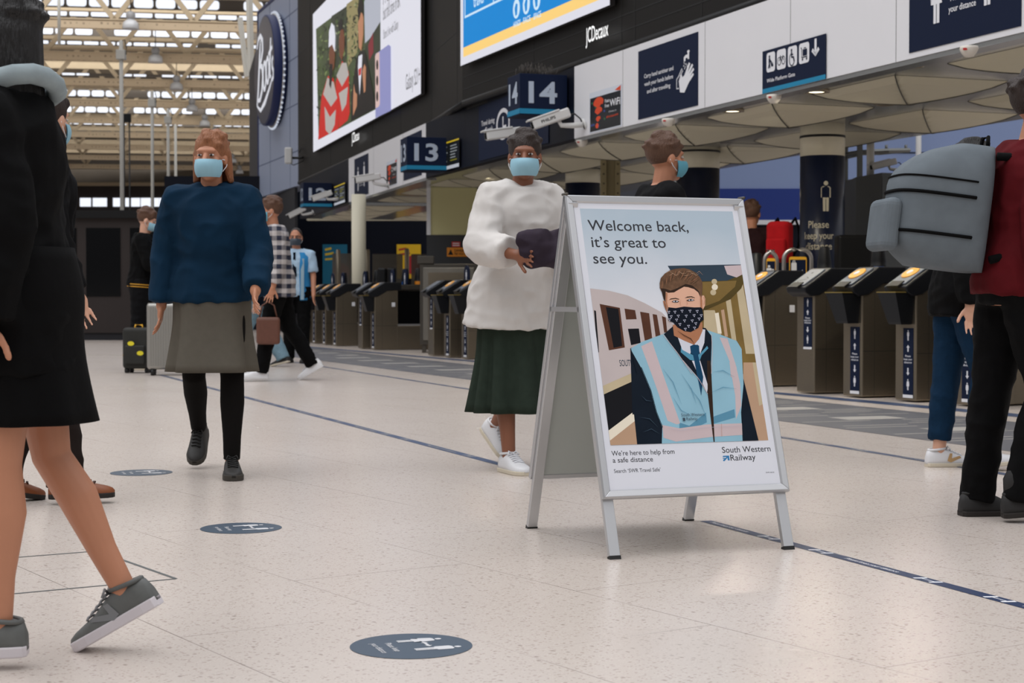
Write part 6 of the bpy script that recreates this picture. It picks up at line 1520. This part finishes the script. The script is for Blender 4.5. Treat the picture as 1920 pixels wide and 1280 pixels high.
for sx in (-1, 1): MB().tube([(sx * .1, .09, .18), (sx * .1, .2, .24), (sx * .1, .3, .14), (sx * .1, .3, -.05), (sx * .1, .1, -.2)], .014, 8).build('shoulder_strap', black_c, e)
# 12  light jeans figure farther off
s = person('p', 'person in pale jeans and navy top behind the plaid shirted person', at(484, 690, 21.0), 0, D(80), 1.66, dict(hl=18, kl=6, hr=-14, kr=16, fr=-14, sl=-12, sr=12), skin_l, h_brn, 'short', maskb, True)
s.e.location.z = 0
top(s, 'navy_top', navy_c, -.1, .03, 1.0, .026, .548, True); trousers(s, 'jeans', ltjeans, .026, 1.0, .02)
for sd in (-1, 1): shoe(s.e, s, sd, sh_k, sole_w, None, False, False, None, 'shoe')
# ------------------------------------------------------------------ luggage
p = G(322, 703)
e = empty('suitcase', T(p.x, p.y, 0) @ RZ(D(6))); tag(e, 'large silver ribbed suitcase with its handle raised', 'suitcase')
sil = mat('ribbed silver aluminium', (160, 158, 152), .35, .6)
b = MB(); b.box(-.26, .26, -.13, .13, .07, .80); b.build('shell', sil, e, None, .035, 4)
b = MB()
for i in range(17):
    x = -.22 + .44 * i / 16; b.box(x - .006, x + .006, -.136, .136, .11, .76)
b.build('shell_ribs', sil, e, None, .002, 1)
b = MB(); b.box(-.262, .262, -.012, .012, .066, .804); b.build('trim_band', steel_dk, e, None, .03, 3)
for x in (-.2, .2):
    for y in (-.09, .09):
        o = MB().tube([(x - .018, y, .04), (x + .018, y, .04)], .04, 16).build('wheel', cable, e); MB().box(x - .025, x + .025, y - .02, y + .02, .05, .09).build('wheel_mount', blackp, o)
b = MB(); b.tube([(-.10, .06, .78), (-.10, .06, 1.13), (.10, .06, 1.13), (.10, .06, .78)], .010, 8); b.build('handle', alu, e)
b = MB(); b.tube([(-.07, 0, .80), (-.05, 0, .83), (.05, 0, .83), (.07, 0, .80)], .010, 8); b.build('grip', blackp, e)
p = G(259, 699)
e = empty('suitcase', T(p.x, p.y + .05, 0) @ RZ(D(-8))); tag(e, 'small black camouflage suitcase with yellow badges and a white tag', 'suitcase')
cam_m = mat('dark camouflage', (30, 30, 26), .7, noise=.6, nscale=7)
MB().box(-.16, .16, -.12, .12, .05, .52).build('shell', cam_m, e, None, .04, 4); MB().box(-.12, .12, -.15, -.1, .10, .32).build('front_pocket', cam_m, e, None, .02, 3)
b = MB(); Mv = Matrix(((1, 0, 0, 0), (0, 0, -1, -.152), (0, 1, 0, 0), (0, 0, 0, 1)))
for x, z in ((-.04, .34), (.07, .23)): b.disc(x, z, .04, .0, 16, 0, Mv, .026)
b.build('yellow_badge', mat('yellow badge', (226, 212, 40), .5), e)
MB().box(-.05, -.02, -.16, -.155, .50, .68, 0, RY(D(24)) ).build('luggage_tag', white, e)
for x in (-.12, .12):
    MB().tube([(x - .02, -.06, .032), (x + .02, -.06, .032)], .032, 14).build('wheel', cable, e); MB().tube([(x - .02, .08, .032), (x + .02, .08, .032)], .032, 14).build('wheel', cable, e)
MB().tube([(-.05, 0, .5), (-.04, 0, .55), (.04, 0, .55), (.05, 0, .5)], .010, 8).build('grip', yellow, e)
MB().tube([(-.02, 0, .5), (-.02, 0, .52), (-.18, -.02, .2), (-.17, -.02, .17)], .01, 6).build('side_strap', yellow, e)
# ------------------------------------------------------------------ far end of the hall and the iron roof
roofm = mat('cream roof ironwork', (190, 172, 144), .6, noise=.08, nscale=3)
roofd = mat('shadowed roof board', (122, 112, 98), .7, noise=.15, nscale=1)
rivm = bpy.data.materials.new('riveted cream plate'); rivm.use_nodes = True; n = rivm.node_tree; bs = n.nodes['Principled BSDF']; bs.inputs['Roughness'].default_value = .6
t = n.nodes.new('ShaderNodeTexCoord'); v = n.nodes.new('ShaderNodeTexVoronoi'); v.inputs['Scale'].default_value = 4.2; v.inputs['Randomness'].default_value = .15; r = n.nodes.new('ShaderNodeValToRGB'); r.color_ramp.elements[0].position = .22; r.color_ramp.elements[1].position = .34
r.color_ramp.elements[0].color = lin((112, 94, 76)) + (1,); r.color_ramp.elements[1].color = lin((192, 172, 144)) + (1,)
n.links.new(t.outputs['Object'], v.inputs['Vector']); n.links.new(v.outputs['Distance'], r.inputs[0]); n.links.new(r.outputs[0], bs.inputs['Base Color'])
skyl = mat('bright roof glazing', (236, 240, 250), .4, emit=1.15)
ORD = ('nearest', 'second', 'third', 'fourth', 'fifth', 'sixth', 'seventh', 'eighth', 'ninth')
def truss(ln, H):
    e = empty('roof_truss')
    MB().box(-ln / 2, ln / 2, -.15, .15, -.17, .17).build('bottom_chord', rivm, e)
    MB().box(-ln / 2, ln / 2, -.2, .2, .16, .21).build('chord_flange', roofm, e)
    MB().box(-ln / 2, ln / 2, -.15, .15, H - .15, H + .15).build('top_chord', roofm, e)
    st = 3.1; me = None; k = 0; x = -ln / 2 + .4
    while x < ln / 2 - 1.6:
        for a, c in (((x, .2), (x + st / 2, H - .1)), ((x + st / 2, H - .1), (x + st, .2))):
            d = Vector((c[0] - a[0], 0, c[1] - a[1])); L = d.length
            if me is None: o = MB().box(-.10, .10, -.07, .07, 0, L).build('diagonal_brace', roofm, e); me = o.data
            else: o = link('diagonal_brace', me, e)
            o.matrix_basis = T(a[0], 0, a[1]) @ RY(math.atan2(d.x, d.z))
        x += st
    return e
proto = truss(27.0, 2.3)
DK = [67 + 9 * k for k in range(9)]; TA_ = math.radians(9)
cy = lambda Dk: 560 - 10.85 * FPX / Dk
for k, Dk in enumerate(DK):
    o = proto if k == 0 else copy_tree(proto)
    o.matrix_basis = T(at(250, 300, Dk).x, Dk, 11.7) @ RZ(TA_); tag(o, ORD[k] + ' cream lattice roof truss counted from the lens', 'roof truss', 'cream roof trusses over the concourse')
def glaze(Y, yc, hpx, n, label=None):
    hh = hpx * Y / FPX; zc = CH + (560 - yc) * Y / FPX; ln = 27.0; x0 = at(250, 300, Y).x; M = T(x0, Y, zc) @ RZ(TA_)
    b = MB(); w = ln / n
    for i in range(n):
        a = -ln / 2 + i * w + w * .06; c = a + w * .88
        if RND.random() < .10: continue
        r = min(hh * .3, .18); pts = []
        for cx_, cz, a0 in ((c - r, -hh / 2 + r, -90), (c - r, hh / 2 - r, 0), (a + r, hh / 2 - r, 90), (a + r, -hh / 2 + r, 180)):
            for q in range(4): an = math.radians(a0 + 30 * q); pts.append((cx_ + r * math.cos(an), cz + r * math.sin(an)))
        b.prism(pts, 0, .03, 0, Matrix(((1, 0, 0, 0), (0, 0, -1, -.03), (0, 1, 0, 0), (0, 0, 0, 1))))
    o = b.build('window_1', skyl, None, M); struct(o)
    struct(MB().box(-ln / 2, ln / 2, 0, .06, -hh * .62, hh * .62).build('window_1_frame', mat('dark glazing frame', (70, 62, 54), .6), None, M))
for Y, yc, hp, n in ((70, 9, 17, 30), (73, 31, 9, 30), (80, 63, 14, 30), (83, 85, 6, 34), (89, 113, 4, 36), (91, 143, 4, 36), (98, 178, 11, 34), (107, 208, 10, 36), (116, 231, 9, 40), (125, 251, 5, 40)): glaze(Y, yc, hp, n)
for Y, yc, hp in ((72, 22, 8), (81, 75, 8), (84, 94, 7), (90, 127, 12), (97, 165, 8), (99, 192, 8), (115, 220, 7), (117, 243, 8), (127, 268, 8), (135, 285, 7)):
    hh = hp * Y / FPX; zc = CH + (560 - yc) * Y / FPX
    struct(MB().box(-13.5, 13.5, -.15, .15, -hh / 2, hh / 2).build('trim_3', roofm, None, T(at(250, 300, Y).x, Y, zc) @ RZ(TA_)))
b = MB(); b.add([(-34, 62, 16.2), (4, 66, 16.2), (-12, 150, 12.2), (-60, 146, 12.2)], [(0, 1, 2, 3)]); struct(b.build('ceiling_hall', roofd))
# far end wall
Yf = 148
zf = lambda y: CH + (560 - y) * Yf / FPX
b = MB(); b.box(-62, -19, Yf, Yf + .5, 0, zf(343), 0); b.box(-62, -19, Yf - .4, Yf, zf(349), zf(343), 1)
struct(b.build('wall_far', [darkb, roofm]))
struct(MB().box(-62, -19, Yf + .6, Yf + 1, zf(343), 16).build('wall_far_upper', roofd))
b = MB()
for a, c in ((212, 228), (232, 243), (246, 262), (264, 282), (284, 298), (299, 317), (445, 459), (461, 478), (330, 352), (355, 380), (384, 410), (414, 438), (150, 170), (174, 200)):
    p, q = at(a, 387, Yf - .1), at(c, 371 if c < 400 else 374, Yf - .1); b.box(p.x, q.x, Yf - .12, Yf - .02, p.z, q.z)
struct(b.build('window_2', skyl))
p = at(343, 332, 90); q = at(480, 332, 90)
# hanging bell lamps
lampg = mat('clear lamp glass', (206, 208, 212), .25, alpha=.85); lampc = mat('grey lamp casing', (150, 150, 152), .4)
def lamp():
    e = empty('bell_lamp')
    MB().lathe([(.16, .0), (.30, -.12), (.33, -.36), (.31, -.37), (.27, -.14), (.14, -.02)], 20).build('glass_shade', lampg, e)
    MB().lathe([(.05, .34), (.15, .30), (.19, .20), (.17, .05), (.12, 0), (.02, 0)], 18).build('lamp_casing', lampc, e)
    MB().tube([(0, 0, .34), (0, 0, 2.4), (0, .62, 2.4)], .02, 6).build('cord', cable, e)
    return e
LP = ((245, 37), (291.6, 102), (331, 154), (360, 196), (384, 225), (403, 248), (418, 273), (436, 296), (449, 317)); lp = lamp()
for k, (x, y) in enumerate(LP):
    Y = DK[k] - .62 + math.tan(TA_) * (at(x, y, DK[k]).x - at(250, 300, DK[k]).x); o = lp if k == 0 else copy_tree(lp); q = at(x, y, Y); o.matrix_basis = T(q.x, q.y, q.z); tag(o, ORD[k] + ' hanging glass bell lamp counted from the lens', 'hanging lamp', 'bell lamps hanging from the roof')
# slender poles on the concourse
polem = mat('pale grey pole', (188, 186, 178), .5)
for x, yt, Y, lab, bx in ((227, 77, 38, 'slim pale pole with a grey box, left of the other concourse poles', 1), (285, 172, 47, 'slim pale pole with a small box, second from the left', 1), (315, 206, 52, 'slim pale pole third from the left beyond the young traveller', 1), (329, 234, 56, 'slim pale pole fourth from the left beyond the teal jacket', 0)):
    q = at(x, yt, Y); e = empty('lamp_pole', T(q.x, Y, 0)); tag(e, lab, 'pole', 'slim poles on the far concourse')
    MB().lathe([(.045, 0), (.045, q.z), (.02, q.z + .02)], 10).build('pole_shaft', polem, e)
    if bx: MB().box(-.1, .1, -.1, .1, q.z - .42, q.z - .2).build('junction_box', polem, e, None, .015); MB().tube([(0, 0, q.z), (.08, 0, q.z + .03), (.12, 0, q.z - .15), (.11, 0, q.z - .3)], .012, 6).build('cable', cable, e)
q = at(236, 222, 44); e = empty('speaker_pole', T(q.x, 44, 0)); tag(e, 'dark pole carrying a black speaker box behind the pale pole', 'pole')
MB().tube([(-.06, 0, 0), (-.06, 0, q.z)], .03, 8).build('pole_shaft', cable, e); MB().tube([(.09, 0, 0), (.09, 0, q.z)], .02, 8).build('cable', cable, e); MB().box(-.1, .12, -.1, .1, q.z - .1, q.z + .12).build('speaker_box', blackp, e, None, .015)
q = at(237, 402, 37.9); e = empty('security_camera', T(q.x, 37.9, q.z)); tag(e, 'cluster of white cameras low on the leftmost pale pole', 'security camera')
MB().ball((-.1, 0, -.05), .11, 12, 8).build('dome', camw, e); MB().box(.0, .32, -.06, .06, -.0, .1, 0, RY(D(18))).build('camera_housing', camw, e, None, .02); MB().tube([(-.15, 0, .05), (.05, 0, .05)], .02, 6).build('bracket', camw, e)
for x, Y, yb in ((40, 60, 60), (111, 62, 82)):
    q0 = at(x, -60, Y); q1 = at(x, yb, Y); o = MB().tube([(0, 0, 0), (0, 0, q0.z - q1.z)], .06, 8).build('drop_rod', polem, None, T(q1.x, Y, q1.z)); tag(o, 'thin cream rod dropping from the roof, ' + ('at the upper edge over the black coat' if x < 60 else 'just left of the nearest bell lamp'), 'rod')
for (x0, y0), (x1, y1), Y, r, lab in (((467, -20), (471, 142), 60, .12, 'upright cream steel member beside the blue tower top'), ((450, 33), (463, 144), 61, .10, 'leaning grey steel member left of the blue tower')):
    a, c = at(x0, y0, Y), at(x1, y1, Y); b = MB(); b.tube([tuple(a - c), (0, 0, 0)], r, 4, 0, None, False); o = b.build('roof_strut', polem, None, T(c.x, Y, c.z)); tag(o, lab, 'strut')
# dark kiosk across the left background
p = at(-120, 640, 34.5); q = at(318, 640, 34.5)
e = empty('shop_kiosk', T(p.x, 34.5, 0)); tag(e, 'dark brown shop kiosk across the left background', 'kiosk')
MB().box(0, q.x - p.x, 0, 2.6, .15, 2.62).build('kiosk_body', darkb, e); MB().box(.05, q.x - p.x - .05, .05, 2.5, 0, .15).build('plinth', dark, e); MB().box(-.1, q.x - p.x + .1, -.15, 2.7, 2.5, 2.66).build('fascia_board', black, e)
b = MB()
for i in range(5): b.box(.4 + i * .9, 1.1 + i * .9, -.02, .0, .9, 2.3)
b.build('shop_window', glassy, e)
p = at(455, 640, 52)
struct(MB().box(-17.0, -8.2, 60.0, 60.4, 0, 3.6).build('wall_back', dark))
